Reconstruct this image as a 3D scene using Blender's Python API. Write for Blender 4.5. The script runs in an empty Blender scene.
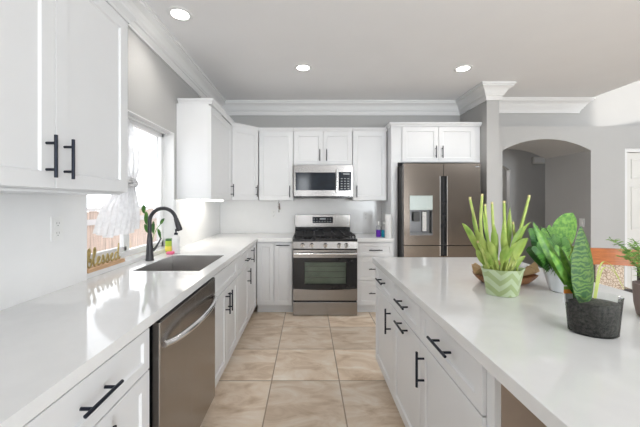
import bpy, bmesh, math, random
from mathutils import Vector as V, Matrix

SC = bpy.context.scene
COL = SC.collection
R = random.Random(7)
PI = math.pi

# ------------------------------------------------------------------ camera, world, lights, exposure
cam_d = bpy.data.cameras.new('camera')
cam = bpy.data.objects.new('camera', cam_d)
COL.objects.link(cam)
cam.location = (0, 0, 1.35)
cam.rotation_euler = (PI / 2, 0, 0)
cam_d.sensor_width = 36
cam_d.lens = 305 / 640 * 36
cam_d.shift_x = 12 / 640
cam_d.shift_y = -11.5 / 640
cam_d.clip_start = 0.02
SC.camera = cam

SC.view_settings.view_transform = 'Standard'
SC.view_settings.look = 'None'
SC.view_settings.gamma = 1
SC.view_settings.use_curve_mapping = False
SC.view_settings.exposure = 0.32

w = bpy.data.worlds.new('daylight')
SC.world = w
w.use_nodes = True
nt = w.node_tree
bg = nt.nodes['Background']
bg.inputs[0].default_value = (0.93, 0.96, 1.0, 1)
bg.inputs[1].default_value = 2.4


def area(name, loc, rot, sx, sy, power, color=(1, 1, 1)):
    l = bpy.data.lights.new(name, 'AREA')
    l.shape = 'RECTANGLE'
    l.size, l.size_y = sx, sy
    l.energy = power
    l.color = color
    o = bpy.data.objects.new(name, l)
    COL.objects.link(o)
    o.location = loc
    o.rotation_euler = rot
    return o


DAY = (0.91, 0.965, 1.0)
area('rear_fill', (2.25, -3.40, 1.25), (PI / 2 + 0.6, 0, 0), 1.1, 2.2, 150, DAY)  # added fill behind the camera, tilted up to brighten the kitchen ceiling
area('glass_door_daylight', (-0.17, -3.40, 1.25), (PI / 2 + 0.3, 0, 0), 0.36, 2.1, 9, DAY)
area('side_fill', (6.85, -1.8, 1.6), (0, PI / 2 + 0.8, 0), 1.8, 2.4, 30, DAY)  # added fill at an unseen right-hand opening, aimed upward for more bounce
area('high_rear_fill', (5.4, -3.40, 3.65), (PI / 2 + 0.3, 0, 0), 2.4, 1.2, 75, DAY)  # added fill for the tall upper wall, from an invented opening
# the sun, coming in low through the high window of the right wall
sun_d = bpy.data.lights.new('sun', 'SUN')
sun_d.energy = 4.2
sun_d.angle = 0.02
sun_d.color = (1.0, 0.96, 0.9)
sun = bpy.data.objects.new('sun', sun_d)
COL.objects.link(sun)
sun.location = (12, 0, 6)
sun.rotation_euler = V((-1, 0.35, -0.2)).to_track_quat('-Z', 'Y').to_euler()


# ------------------------------------------------------------------ materials
def nodes(name):
    m = bpy.data.materials.new(name)
    m.use_nodes = True
    t = m.node_tree
    return m, t, t.nodes['Principled BSDF']


def mat(name, col, rough=0.5, metal=0.0, var=0.03, scale=8.0, bump=0.0, stretch=(1, 1, 1), coat=0.0, spec=0.5):
    """a procedural surface: base colour with a faint noise variation, optional fine bump"""
    m, t, p = nodes(name)
    tc = t.nodes.new('ShaderNodeTexCoord')
    mp = t.nodes.new('ShaderNodeMapping')
    mp.inputs['Scale'].default_value = stretch
    n = t.nodes.new('ShaderNodeTexNoise')
    n.inputs['Scale'].default_value = scale
    n.inputs['Detail'].default_value = 4
    t.links.new(tc.outputs['Object'], mp.inputs[0])
    t.links.new(mp.outputs[0], n.inputs['Vector'])
    r = t.nodes.new('ShaderNodeValToRGB')
    a = [max(0, c * (1 - var)) for c in col]
    b = [min(1, c * (1 + var)) for c in col]
    r.color_ramp.elements[0].position = 0.3
    r.color_ramp.elements[1].position = 0.7
    r.color_ramp.elements[0].color = (*a, 1)
    r.color_ramp.elements[1].color = (*b, 1)
    t.links.new(n.outputs['Fac'], r.inputs[0])
    t.links.new(r.outputs[0], p.inputs['Base Color'])
    p.inputs['Roughness'].default_value = rough
    p.inputs['Metallic'].default_value = metal
    p.inputs['Coat Weight'].default_value = coat
    p.inputs['Specular IOR Level'].default_value = spec
    if bump:
        bn = t.nodes.new('ShaderNodeBump')
        bn.inputs['Strength'].default_value = bump
        bn.inputs['Distance'].default_value = 0.01
        t.links.new(n.outputs['Fac'], bn.inputs['Height'])
        t.links.new(bn.outputs[0], p.inputs['Normal'])
    return m


def glass_mat(name, tint=(1, 1, 1), gloss=0.10):
    m, t, p = nodes(name)
    t.nodes.remove(p)
    out = t.nodes['Material Output']
    tr = t.nodes.new('ShaderNodeBsdfTransparent')
    tr.inputs[0].default_value = (*tint, 1)
    gl = t.nodes.new('ShaderNodeBsdfGlossy')
    gl.inputs['Roughness'].default_value = 0.02
    lw = t.nodes.new('ShaderNodeLayerWeight')
    lw.inputs[0].default_value = gloss
    mx = t.nodes.new('ShaderNodeMixShader')
    t.links.new(lw.outputs['Fresnel'], mx.inputs[0])
    t.links.new(tr.outputs[0], mx.inputs[1])
    t.links.new(gl.outputs[0], mx.inputs[2])
    t.links.new(mx.outputs[0], out.inputs[0])
    return m


def sheer_mat(name):
    m, t, p = nodes(name)
    out = t.nodes['Material Output']
    t.nodes.remove(p)
    tr = t.nodes.new('ShaderNodeBsdfTransparent')
    df = t.nodes.new('ShaderNodeBsdfDiffuse')
    tl = t.nodes.new('ShaderNodeBsdfTranslucent')
    for s in (df, tl):
        s.inputs[0].default_value = (0.82, 0.82, 0.83, 1)
    a = t.nodes.new('ShaderNodeMixShader')
    a.inputs[0].default_value = 0.32
    t.links.new(df.outputs[0], a.inputs[1])
    t.links.new(tl.outputs[0], a.inputs[2])
    tc = t.nodes.new('ShaderNodeTexCoord')
    n = t.nodes.new('ShaderNodeTexNoise')
    n.inputs['Scale'].default_value = 28
    t.links.new(tc.outputs['Object'], n.inputs['Vector'])
    mr = t.nodes.new('ShaderNodeMapRange')
    mr.inputs['From Min'].default_value = 0.3
    mr.inputs['From Max'].default_value = 0.7
    mr.inputs['To Min'].default_value = 0.75
    mr.inputs['To Max'].default_value = 0.95
    t.links.new(n.outputs['Fac'], mr.inputs['Value'])
    b = t.nodes.new('ShaderNodeMixShader')
    t.links.new(mr.outputs[0], b.inputs[0])
    t.links.new(tr.outputs[0], b.inputs[1])
    t.links.new(a.outputs[0], b.inputs[2])
    t.links.new(b.outputs[0], out.inputs[0])
    return m


def tile_mat():
    m, t, p = nodes('travertine_tile')
    L = t.links.new
    N = t.nodes.new
    tc = N('ShaderNodeTexCoord')
    mp = N('ShaderNodeMapping')
    mp.inputs['Location'].default_value = (0.274 / 0.51 + 20, -2.304 / 0.495 + 20, 0)
    mp.inputs['Scale'].default_value = (1 / 0.51, 1 / 0.495, 1)
    L(tc.outputs['Object'], mp.inputs[0])
    fr = N('ShaderNodeVectorMath'); fr.operation = 'FRACTION'
    L(mp.outputs[0], fr.inputs[0])
    fl = N('ShaderNodeVectorMath'); fl.operation = 'FLOOR'
    L(mp.outputs[0], fl.inputs[0])
    sep = N('ShaderNodeSeparateXYZ')
    L(fr.outputs[0], sep.inputs[0])

    def edge(sock):
        a = N('ShaderNodeMath'); a.operation = 'SUBTRACT'
        L(sock, a.inputs[0]); a.inputs[1].default_value = 0.5
        b = N('ShaderNodeMath'); b.operation = 'ABSOLUTE'
        L(a.outputs[0], b.inputs[0])
        return b.outputs[0]
    mx = N('ShaderNodeMath'); mx.operation = 'MAXIMUM'
    L(edge(sep.outputs[0]), mx.inputs[0]); L(edge(sep.outputs[1]), mx.inputs[1])
    g = N('ShaderNodeMapRange')
    g.inputs['From Min'].default_value = 0.489
    g.inputs['From Max'].default_value = 0.494
    L(mx.outputs[0], g.inputs['Value'])
    wn = N('ShaderNodeTexWhiteNoise'); wn.noise_dimensions = '3D'
    L(fl.outputs[0], wn.inputs['Vector'])
    off = N('ShaderNodeVectorMath'); off.operation = 'MULTIPLY_ADD'
    off.inputs[1].default_value = (9, 9, 9)
    L(wn.outputs['Color'], off.inputs[0]); L(mp.outputs[0], off.inputs[2])
    st = N('ShaderNodeMapping')
    st.inputs['Rotation'].default_value = (0, 0, 0.5)
    st.inputs['Scale'].default_value = (1.0, 2.1, 1)
    L(off.outputs[0], st.inputs[0])
    n1 = N('ShaderNodeTexNoise')
    n1.inputs['Scale'].default_value = 1.7
    n1.inputs['Detail'].default_value = 9
    n1.inputs['Roughness'].default_value = 0.62
    n1.inputs['Distortion'].default_value = 0.9
    L(st.outputs[0], n1.inputs['Vector'])
    cr = N('ShaderNodeValToRGB')
    e = cr.color_ramp.elements
    e[0].position, e[0].color = 0.3, (0.56, 0.41, 0.275, 1)
    e[1].position, e[1].color = 0.72, (0.92, 0.84, 0.74, 1)
    k = cr.color_ramp.elements.new(0.5); k.color = (0.79, 0.65, 0.51, 1)
    L(n1.outputs['Fac'], cr.inputs[0])
    hs = N('ShaderNodeHueSaturation')
    vr = N('ShaderNodeMapRange')
    vr.inputs['To Min'].default_value = 0.88
    vr.inputs['To Max'].default_value = 1.1
    L(wn.outputs['Value'], vr.inputs['Value'])
    L(vr.outputs[0], hs.inputs['Value'])
    L(cr.outputs[0], hs.inputs['Color'])
    mc = N('ShaderNodeMix'); mc.data_type = 'RGBA'
    L(g.outputs[0], mc.inputs['Factor'])
    L(hs.outputs[0], mc.inputs['A'])
    mc.inputs['B'].default_value = (0.36, 0.27, 0.19, 1)
    L(mc.outputs['Result'], p.inputs['Base Color'])
    p.inputs['Roughness'].default_value = 0.36
    sb = N('ShaderNodeMath'); sb.operation = 'SUBTRACT'
    L(n1.outputs['Fac'], sb.inputs[0]); L(g.outputs[0], sb.inputs[1])
    bn = N('ShaderNodeBump')
    bn.inputs['Strength'].default_value = 0.25
    bn.inputs['Distance'].default_value = 0.004
    L(sb.outputs[0], bn.inputs['Height'])
    L(bn.outputs[0], p.inputs['Normal'])
    return m


def brushed(name, col, rough=0.28, axis='x', metal=1.0):
    m, t, p = nodes(name)
    L = t.links.new
    tc = t.nodes.new('ShaderNodeTexCoord')
    mp = t.nodes.new('ShaderNodeMapping')
    mp.inputs['Scale'].default_value = {'x': (2, 300, 300), 'z': (300, 300, 2), 'y': (300, 2, 300)}[axis]
    n = t.nodes.new('ShaderNodeTexNoise')
    n.inputs['Scale'].default_value = 1
    n.inputs['Detail'].default_value = 2
    L(tc.outputs['Object'], mp.inputs[0]); L(mp.outputs[0], n.inputs['Vector'])
    r = t.nodes.new('ShaderNodeValToRGB')
    r.color_ramp.elements[0].color = (*[c * 0.97 for c in col], 1)
    r.color_ramp.elements[1].color = (*[min(1, c * 1.03) for c in col], 1)
    L(n.outputs['Fac'], r.inputs[0]); L(r.outputs[0], p.inputs['Base Color'])
    p.inputs['Metallic'].default_value = metal
    mr = t.nodes.new('ShaderNodeMapRange')
    mr.inputs['To Min'].default_value = rough * 0.85
    mr.inputs['To Max'].default_value = rough * 1.2
    L(n.outputs['Fac'], mr.inputs['Value']); L(mr.outputs[0], p.inputs['Roughness'])
    p.inputs['Anisotropic'].default_value = 0.0
    return m


def leaf_mat(name, dark, light, scale=30, rings=False, rough=0.4):
    m, t, p = nodes(name)
    L = t.links.new
    tc = t.nodes.new('ShaderNodeTexCoord')
    if rings:
        n = t.nodes.new('ShaderNodeTexWave')
        n.bands_direction = 'Z'
        n.inputs['Scale'].default_value = scale
        n.inputs['Distortion'].default_value = 11
        n.inputs['Detail'].default_value = 3
        n.inputs['Detail Scale'].default_value = 1.6
    else:
        n = t.nodes.new('ShaderNodeTexNoise')
        n.inputs['Scale'].default_value = scale
    L(tc.outputs['Object'], n.inputs['Vector'])
    r = t.nodes.new('ShaderNodeValToRGB')
    r.color_ramp.elements[0].position = 0.1 if rings else 0.35
    r.color_ramp.elements[1].position = 1.0 if rings else 0.68
    r.color_ramp.elements[0].color = (*dark, 1)
    r.color_ramp.elements[1].color = (*light, 1)
    L(n.outputs['Fac'], r.inputs[0]); L(r.outputs[0], p.inputs['Base Color'])
    p.inputs['Roughness'].default_value = rough
    return m


def emit_mat(name, col, s):
    m, t, p = nodes(name)
    p.inputs['Base Color'].default_value = (0.9, 0.9, 0.9, 1)
    p.inputs['Emission Color'].default_value = (*col, 1)
    p.inputs['Emission Strength'].default_value = s
    return m


M = {
    'wall': mat('grey_wall_paint', (0.475, 0.47, 0.462), 0.75, scale=3, var=0.012),
    'ceiling': mat('white_ceiling_paint', (0.85, 0.85, 0.86), 0.85, scale=3, var=0.01),
    'trim': mat('white_trim_paint', (0.80, 0.80, 0.80), 0.45, scale=5, var=0.01),
    'cab': mat('white_cabinet_paint', (0.775, 0.78, 0.79), 0.38, scale=5, var=0.01),
    'quartz': mat('white_quartz', (0.80, 0.80, 0.80), 0.075, scale=14, var=0.018),
    'splash': mat('white_backsplash', (0.84, 0.84, 0.84), 0.22, scale=10, var=0.01),
    'pull': mat('matte_black_metal', (0.018, 0.022, 0.035), 0.35, 0.6, var=0.1),
    'black': mat('black_enamel', (0.012, 0.012, 0.014), 0.22, var=0.2),
    'iron': mat('cast_iron', (0.02, 0.02, 0.022), 0.6, scale=80, bump=0.2),
    'faucet': mat('matte_charcoal', (0.05, 0.05, 0.055), 0.42, 0.3, var=0.08),
    'steel': brushed('brushed_steel', (0.36, 0.345, 0.335), 0.22, 'x'),
    'steel_y': brushed('brushed_steel_door', (0.36, 0.335, 0.315), 0.25, 'z'),
    'sink': brushed('sink_steel', (0.60, 0.585, 0.575), 0.34, 'y'),
    'chrome': mat('polished_steel', (0.78, 0.78, 0.78), 0.16, 1.0, var=0.02),
    'fridge': brushed('dark_stainless', (0.150, 0.127, 0.108), 0.2, 'z'),
    'fridge_case': mat('charcoal_case', (0.045, 0.043, 0.042), 0.5, var=0.06),
    'display': mat('dark_display_glass', (0.012, 0.018, 0.028), 0.08, var=0.3),
    'ovenin': mat('oven_interior', (0.20, 0.22, 0.185), 0.5, scale=6, var=0.2),
    'mark': mat('pale_grey_print', (0.42, 0.45, 0.48), 0.5),
    'disp': mat('silver_plastic', (0.36, 0.40, 0.38), 0.35, 0.3),
    'glass': glass_mat('clear_glass'),
    'potglass': glass_mat('thick_pot_glass', (0.93, 0.95, 0.94), 0.32),
    'ovenglass': glass_mat('oven_glass', (0.92, 0.94, 0.92), 0.14),
    'tile': tile_mat(),
    'sheer': sheer_mat('sheer_curtain'),
    'vinyl': mat('white_vinyl', (0.82, 0.82, 0.82), 0.35, var=0.01),
    'fence': mat('weathered_fence_wood', (0.60, 0.47, 0.40), 0.8, scale=6, var=0.25, stretch=(1, 6, 0.6)),
    'fencecap': mat('pale_fence_rail', (0.62, 0.60, 0.60), 0.8),
    'dirt': mat('pale_ground', (0.5, 0.46, 0.42), 0.9, scale=5, var=0.1),
    'sun_block': mat('sun_block_stucco', (0.85, 0.85, 0.85), 0.9),  # for the added wall that blocks the sun
    'wood': mat('sign_wood', (0.60, 0.38, 0.22), 0.55, scale=12, var=0.15, stretch=(8, 1, 8)),
    'gold': mat('antique_gold', (0.42, 0.33, 0.14), 0.38, 0.75, var=0.15),
    'chairwood': mat('chair_cherry_wood', (0.42, 0.135, 0.04), 0.35, scale=10, var=0.2, stretch=(1, 6, 10)),
    'darkwood': mat('chair_dark_frame', (0.03, 0.02, 0.018), 0.45, var=0.1),
    'white_plastic': mat('white_plastic', (0.80, 0.80, 0.79), 0.35, var=0.01),
    'slot': mat('outlet_slot', (0.15, 0.15, 0.15), 0.6),
    'door': mat('door_paint', (0.74, 0.73, 0.70), 0.45, var=0.01),
    'soil': mat('dark_potting_soil', (0.035, 0.03, 0.026), 0.9, scale=90, var=0.8, bump=0.8),
    'soilglass': mat('soil_behind_glass', (0.055, 0.050, 0.044), 0.6, scale=130, var=0.9, bump=0.5),
    'kraft': mat('kraft_paper', (0.56, 0.38, 0.20), 0.7, scale=20, var=0.12, bump=0.3),
    'bowl': mat('terracotta_brown', (0.30, 0.13, 0.05), 0.5, scale=30, var=0.3),
    'mauve': mat('mauve_ceramic', (0.24, 0.17, 0.16), 0.55, var=0.06),
    'whitepot': mat('white_foil_pot', (0.74, 0.76, 0.80), 0.4, scale=10, var=0.04),
    'paper': mat('paper_towel', (0.83, 0.83, 0.83), 0.9, scale=60, bump=0.15, var=0.02),
    'pink': mat('pink_sponge', (0.85, 0.17, 0.30), 0.8, scale=80, bump=0.4),
    'purple': mat('purple_liquid', (0.16, 0.03, 0.48), 0.25),
    'teal': mat('blue_liquid', (0.02, 0.38, 0.58), 0.25),
    'lime': mat('lime_green', (0.45, 0.62, 0.06), 0.5),
    'yellow': mat('yellow_label', (0.85, 0.72, 0.10), 0.5),
    'tagorange': mat('orange_tag', (0.80, 0.28, 0.05), 0.5),
    'taggreen': mat('green_tag', (0.25, 0.45, 0.10), 0.5),
    'leaf_lime': leaf_mat('lime_leaf', (0.19, 0.33, 0.045), (0.42, 0.52, 0.13), 14),
    'stalk': leaf_mat('pale_stalk', (0.36, 0.50, 0.10), (0.60, 0.66, 0.22), 18),
    'stalktip': mat('cut_stalk_tip', (0.72, 0.62, 0.30), 0.6),
    'leaf_dark': leaf_mat('dark_leaf', (0.025, 0.11, 0.02), (0.10, 0.27, 0.04), 22),
    'leaf_mid': leaf_mat('mid_leaf', (0.06, 0.20, 0.025), (0.20, 0.40, 0.06), 60),
    'leaf_snake': leaf_mat('snake_leaf', (0.022, 0.085, 0.025), (0.12, 0.22, 0.045), 21, rings=True),
    'leaf_edge': mat('yellow_leaf', (0.40, 0.46, 0.10), 0.5, var=0.1),
    'leaf_fern': leaf_mat('fern_leaf', (0.11, 0.26, 0.04), (0.26, 0.46, 0.09), 40),
    'lamp': emit_mat('downlight_lens', (1.0, 0.97, 0.92), 9.0),
    'undercab': emit_mat('under_cabinet_lamp', (1.0, 0.95, 0.85), 5.0),
}


def woven_mat():
    m, t, p = nodes('woven_floral')
    L = t.links.new
    tc = t.nodes.new('ShaderNodeTexCoord')
    v = t.nodes.new('ShaderNodeTexVoronoi')
    v.feature = 'DISTANCE_TO_EDGE'
    v.inputs['Scale'].default_value = 42
    L(tc.outputs['Object'], v.inputs['Vector'])
    r = t.nodes.new('ShaderNodeValToRGB')
    r.color_ramp.elements[0].position = 0.03
    r.color_ramp.elements[1].position = 0.10
    r.color_ramp.elements[0].color = (0.30, 0.21, 0.15, 1)
    r.color_ramp.elements[1].color = (0.62, 0.52, 0.42, 1)
    L(v.outputs['Distance'], r.inputs[0]); L(r.outputs[0], p.inputs['Base Color'])
    p.inputs['Roughness'].default_value = 0.85
    return m


def chevron_mat():
    m, t, p = nodes('green_chevron_wrap')
    L = t.links.new
    N = t.nodes.new
    tc = N('ShaderNodeTexCoord')
    s = N('ShaderNodeSeparateXYZ')
    L(tc.outputs['Object'], s.inputs[0])
    a = N('ShaderNodeMath'); a.operation = 'PINGPONG'
    L(s.outputs[0], a.inputs[0]); a.inputs[1].default_value = 0.042
    b = N('ShaderNodeMath'); b.operation = 'ADD'
    L(a.outputs[0], b.inputs[0]); L(s.outputs[2], b.inputs[1])
    c = N('ShaderNodeMath'); c.operation = 'PINGPONG'
    L(b.outputs[0], c.inputs[0]); c.inputs[1].default_value = 0.026
    r = N('ShaderNodeValToRGB')
    r.color_ramp.elements[0].position = 0.45
    r.color_ramp.elements[1].position = 0.55
    d = N('ShaderNodeMath'); d.operation = 'DIVIDE'
    L(c.outputs[0], d.inputs[0]); d.inputs[1].default_value = 0.026
    r.color_ramp.elements[0].color = (0.40, 0.50, 0.24, 1)
    r.color_ramp.elements[1].color = (0.54, 0.64, 0.42, 1)
    L(d.outputs[0], r.inputs[0]); L(r.outputs[0], p.inputs['Base Color'])
    p.inputs['Roughness'].default_value = 0.4
    return m


M['woven'] = woven_mat()
M['chevron'] = chevron_mat()


# ------------------------------------------------------------------ mesh helpers
class MB:
    def __init__(s):
        s.v, s.f = [], []

    def add(s, vs, fs):
        b = len(s.v)
        s.v += [tuple(x) for x in vs]
        s.f += [tuple(b + i for i in f) for f in fs]
        return s

    def box(s, x0, x1, y0, y1, z0, z1, ch=0.0):
        """a box; ch chamfers its vertical and horizontal edges by shrinking rings"""
        x0, x1 = sorted((x0, x1)); y0, y1 = sorted((y0, y1)); z0, z1 = sorted((z0, z1))
        if ch <= 0:
            vs = [(x, y, z) for z in (z0, z1) for y in (y0, y1) for x in (x0, x1)]
            return s.add(vs, [(0, 2, 3, 1), (4, 5, 7, 6), (0, 1, 5, 4), (2, 6, 7, 3), (0, 4, 6, 2), (1, 3, 7, 5)])
        ch = min(ch, (x1 - x0) / 2.2, (y1 - y0) / 2.2, (z1 - z0) / 2.2)
        bm = bmesh.new()
        bmesh.ops.create_cube(bm, size=1)
        for vv in bm.verts:
            vv.co = V(((x0 + x1) / 2 + vv.co.x * (x1 - x0), (y0 + y1) / 2 + vv.co.y * (y1 - y0), (z0 + z1) / 2 + vv.co.z * (z1 - z0)))
        bmesh.ops.bevel(bm, geom=bm.edges[:], offset=ch, segments=2, affect='EDGES', profile=0.5)
        bm.verts.index_update()
        s.add([vv.co[:] for vv in bm.verts], [[vv.index for vv in f.verts] for f in bm.faces])
        bm.free()
        return s

    def prism(s, pts, axis, a, b):
        """extrude a 2-D outline (counter-clockwise or not) along axis from a to b"""
        def P(p, q):
            return {'x': (q, p[0], p[1]), 'y': (p[0], q, p[1]), 'z': (p[0], p[1], q)}[axis]
        n = len(pts)
        vs = [P(p, a) for p in pts] + [P(p, b) for p in pts]
        fs = [tuple(range(n)), tuple(range(2 * n - 1, n - 1, -1))]
        fs += [(i, i + n, (i + 1) % n + n, (i + 1) % n) for i in range(n)]
        return s.add(vs, fs)

    def cells(s, us, vs_, holes, plane, a, b):
        """slab made of grid cells with some cells left out; plane 'xy' or 'xz', thickness from a to b"""
        def P(u, v, q):
            return (u, v, q) if plane == 'xy' else (u, q, v)
        nu, nv = len(us), len(vs_)
        idx = lambda i, j, k: (k * nv + j) * nu + i
        pts = [P(us[i], vs_[j], q) for q in (a, b) for j in range(nv) for i in range(nu)]
        full = {(i, j) for i in range(nu - 1) for j in range(nv - 1)} - set(holes)
        fs = []
        for (i, j) in full:
            for k in (0, 1):
                fs.append((idx(i, j, k), idx(i + 1, j, k), idx(i + 1, j + 1, k), idx(i, j + 1, k)))
            for (di, dj, p, q) in ((-1, 0, (i, j), (i, j + 1)), (1, 0, (i + 1, j), (i + 1, j + 1)),
                                   (0, -1, (i, j), (i + 1, j)), (0, 1, (i, j + 1), (i + 1, j + 1))):
                if (i + di, j + dj) not in full:
                    fs.append((idx(*p, 0), idx(*q, 0), idx(*q, 1), idx(*p, 1)))
        return s.add(pts, fs)

    def tube(s, path, rad, n=10, cap=True, flat=None):
        """round tube along a path; rad one number or one per point; flat=(vector, factor) squashes it"""
        path = [V(p) for p in path]
        rs = rad if isinstance(rad, (list, tuple)) else [rad] * len(path)
        rings = []
        up = None
        for i, p in enumerate(path):
            t = (path[min(i + 1, len(path) - 1)] - path[max(i - 1, 0)])
            t = t.normalized() if t.length > 1e-9 else V((0, 0, 1))
            if up is None:
                up = V((0, 0, 1)) if abs(t.z) < 0.9 else V((1, 0, 0))
            u = (up - t * up.dot(t))
            u = u.normalized() if u.length > 1e-6 else t.orthogonal().normalized()
            up = u
            v = t.cross(u)
            rings.append([p + (u * math.cos(2 * PI * k / n) + v * math.sin(2 * PI * k / n)) * rs[i] for k in range(n)])
        vs = [q for r in rings for q in r]
        fs = [(i * n + k, i * n + (k + 1) % n, (i + 1) * n + (k + 1) % n, (i + 1) * n + k)
              for i in range(len(path) - 1) for k in range(n)]
        if cap:
            fs += [tuple(range(n - 1, -1, -1)), tuple((len(path) - 1) * n + k for k in range(n))]
        return s.add(vs, fs)

    def lathe(s, prof, c, n=28, sx=1.0, sy=1.0, cap=(True, True), wob=None):
        """profile [(r, z)...] turned about the vertical through c"""
        vs, fs = [], []
        for (r, z) in prof:
            for k in range(n):
                a = 2 * PI * k / n
                rr = r * (wob(a, z) if wob else 1)
                vs.append((c[0] + rr * sx * math.cos(a), c[1] + rr * sy * math.sin(a), c[2] + z))
        for i in range(len(prof) - 1):
            for k in range(n):
                fs.append((i * n + k, i * n + (k + 1) % n, (i + 1) * n + (k + 1) % n, (i + 1) * n + k))
        if cap[0]:
            fs.append(tuple(range(n - 1, -1, -1)))
        if cap[1]:
            fs.append(tuple((len(prof) - 1) * n + k for k in range(n)))
        return s.add(vs, fs)

    def sheet(s, rows):
        n = len(rows[0])
        vs = [p for r in rows for p in r]
        fs = [(i * n + k, i * n + k + 1, (i + 1) * n + k + 1, (i + 1) * n + k) for i in range(len(rows) - 1) for k in range(n - 1)]
        return s.add(vs, fs)

    def shaker(s, o, u, n, w, h, t=0.02, rail=0.055, rec=0.009):
        """shaker front: raised frame round a recessed flat panel. o = lower corner, u along the width, n outward"""
        o, u, n, z = V(o), V(u), V(n), V((0, 0, 1))
        e = 0.0015

        def ring(i, d):
            return [o + u * i + z * i + n * d, o + u * (w - i) + z * i + n * d,
                    o + u * (w - i) + z * (h - i) + n * d, o + u * i + z * (h - i) + n * d]
        rs = [ring(0, 0), ring(0, t - e), ring(e, t), ring(rail, t), ring(rail + 0.005, t - rec)]
        vs = [p for r in rs for p in r]
        fs = [(0, 3, 2, 1)]
        for i in range(4):
            fs += [(i * 4 + k, i * 4 + (k + 1) % 4, (i + 1) * 4 + (k + 1) % 4, (i + 1) * 4 + k) for k in range(4)]
        fs.append((16, 17, 18, 19))
        return s.add(vs, fs)

    def pull(s, c, a, n, length=0.16, off=0.034, r=0.0058):
        """bar pull: round bar along a, two posts back to the face at c"""
        c, a, n = V(c), V(a), V(n)
        s.tube([c + n * off - a * length / 2, c + n * off + a * length / 2], r, 12)
        for k in (-1, 1):
            q = c + a * (k * length * 0.31)
            s.tube([q - n * 0.001, q + n * off], r * 0.85, 10)
        return s

    def build(s, name, m, parent=None, smooth=None):
        me = bpy.data.meshes.new(name)
        off = V((0, 0, 0))
        r = parent
        while r is not None:
            off += r.location
            r = r.parent
        me.from_pydata([tuple(V(p) - off) for p in s.v], [], s.f)
        bm = bmesh.new()
        bm.from_mesh(me)
        bmesh.ops.recalc_face_normals(bm, faces=bm.faces[:])
        bm.to_mesh(me)
        bm.free()
        me.materials.append(m)
        if smooth is not None:
            for p in me.polygons:
                p.use_smooth = True
            if smooth < 3.0:
                me.set_sharp_from_angle(angle=smooth)
        o = bpy.data.objects.new(name, me)
        COL.objects.link(o)
        o.parent = parent
        return o


SM = 0.7


def thing(name, label, cat, loc=(0, 0, 0), group=None):
    o = bpy.data.objects.new(name, None)
    o.empty_display_size = 0.05
    COL.objects.link(o)
    o.location = loc
    o['label'] = label
    o['category'] = cat
    if group:
        o['group'] = group
    return o


def tag(o, label, cat, group=None):
    o['label'] = label
    o['category'] = cat
    if group:
        o['group'] = group
    return o


def struct(name, mb, m, parent=None, smooth=None):
    o = mb.build(name, m, parent, smooth)
    if parent is None:
        o['kind'] = 'structure'
    return o


def dup(root, loc, label=None, group=None):
    r = root.copy()
    COL.objects.link(r)
    r.location = loc
    if label:
        r['label'] = label
    if group:
        r['group'] = group
    for ch in list(root.children):
        c = ch.copy()
        COL.objects.link(c)
        c.parent = r
        for g in list(ch.children):
            d = g.copy()
            COL.objects.link(d)
            d.parent = c
    return r


def smoothpath(pts, k=6):
    """Catmull-Rom through the points"""
    P = [V(p) for p in pts]
    P = [P[0] * 2 - P[1]] + P + [P[-1] * 2 - P[-2]]
    out = []
    for i in range(1, len(P) - 2):
        a, b, c, d = P[i - 1:i + 3]
        for j in range(k):
            t = j / k
            out.append(0.5 * ((2 * b) + (c - a) * t + (2 * a - 5 * b + 4 * c - d) * t * t + (3 * b - a - 3 * c + d) * t ** 3))
    out.append(P[-2])
    return out


# ================================================================== THE SETTING
WX, BY, CZ = -1.25, 4.29, 2.743       # left wall, back wall, kitchen ceiling
RX, RY = 7.0, -3.5                    # far right wall, rear wall
EX = 3.79                             # kitchen ceiling ends here, the dining space is taller
HZ = 4.5
WY0, WY1, WZ0, WZ1 = 1.70, 2.845, 0.914, 1.99   # left window opening

struct('floor', MB().box(WX - 0.1, RX + 0.1, RY - 0.1, 7.2, -0.08, 0), M['tile'])
struct('wall_left', MB().box(WX - 0.15, WX, RY, WY0, 0, CZ).box(WX - 0.15, WX, WY1, BY + 0.1, 0, CZ)
       .box(WX - 0.15, WX, WY0, WY1, 0, WZ0).box(WX - 0.15, WX, WY0, WY1, WZ1, CZ), M['wall'])
struct('wall_back', MB().box(WX - 0.15, 2.14, BY, BY + 0.1, 0, CZ), M['wall'])
struct('wall_fridge_side', MB().box(2.14, 2.286, 3.65, BY + 0.1, 0, CZ), M['wall'])
struct('ceiling', MB().box(WX - 0.15, EX, RY, BY + 0.1, CZ, CZ + 0.1), M['ceiling'])
struct('ceiling_high', MB().box(EX - 0.1, RX + 0.1, RY, BY + 0.1, HZ, HZ + 0.1), M['ceiling'])
struct('wall_ceiling_step', MB().box(EX - 0.1, EX, RY, 4.18, CZ + 0.1, HZ), M['wall'])
struct('wall_dining_upper', MB().box(2.286, RX, 4.18, 4.29, 2.347, HZ), M['wall'])


def archpts(x0, x1, zs, za, n=24):
    """points of a segmental arch from (x0,zs) over the apex za to (x1,zs)"""
    c, h, r = (x0 + x1) / 2, (x1 - x0) / 2, za - zs
    rad = (h * h + r * r) / (2 * r)
    a0 = math.asin(h / rad)
    return [(c + rad * math.sin(-a0 + 2 * a0 * i / n), za - rad + rad * math.cos(-a0 + 2 * a0 * i / n)) for i in range(n + 1)]


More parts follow.
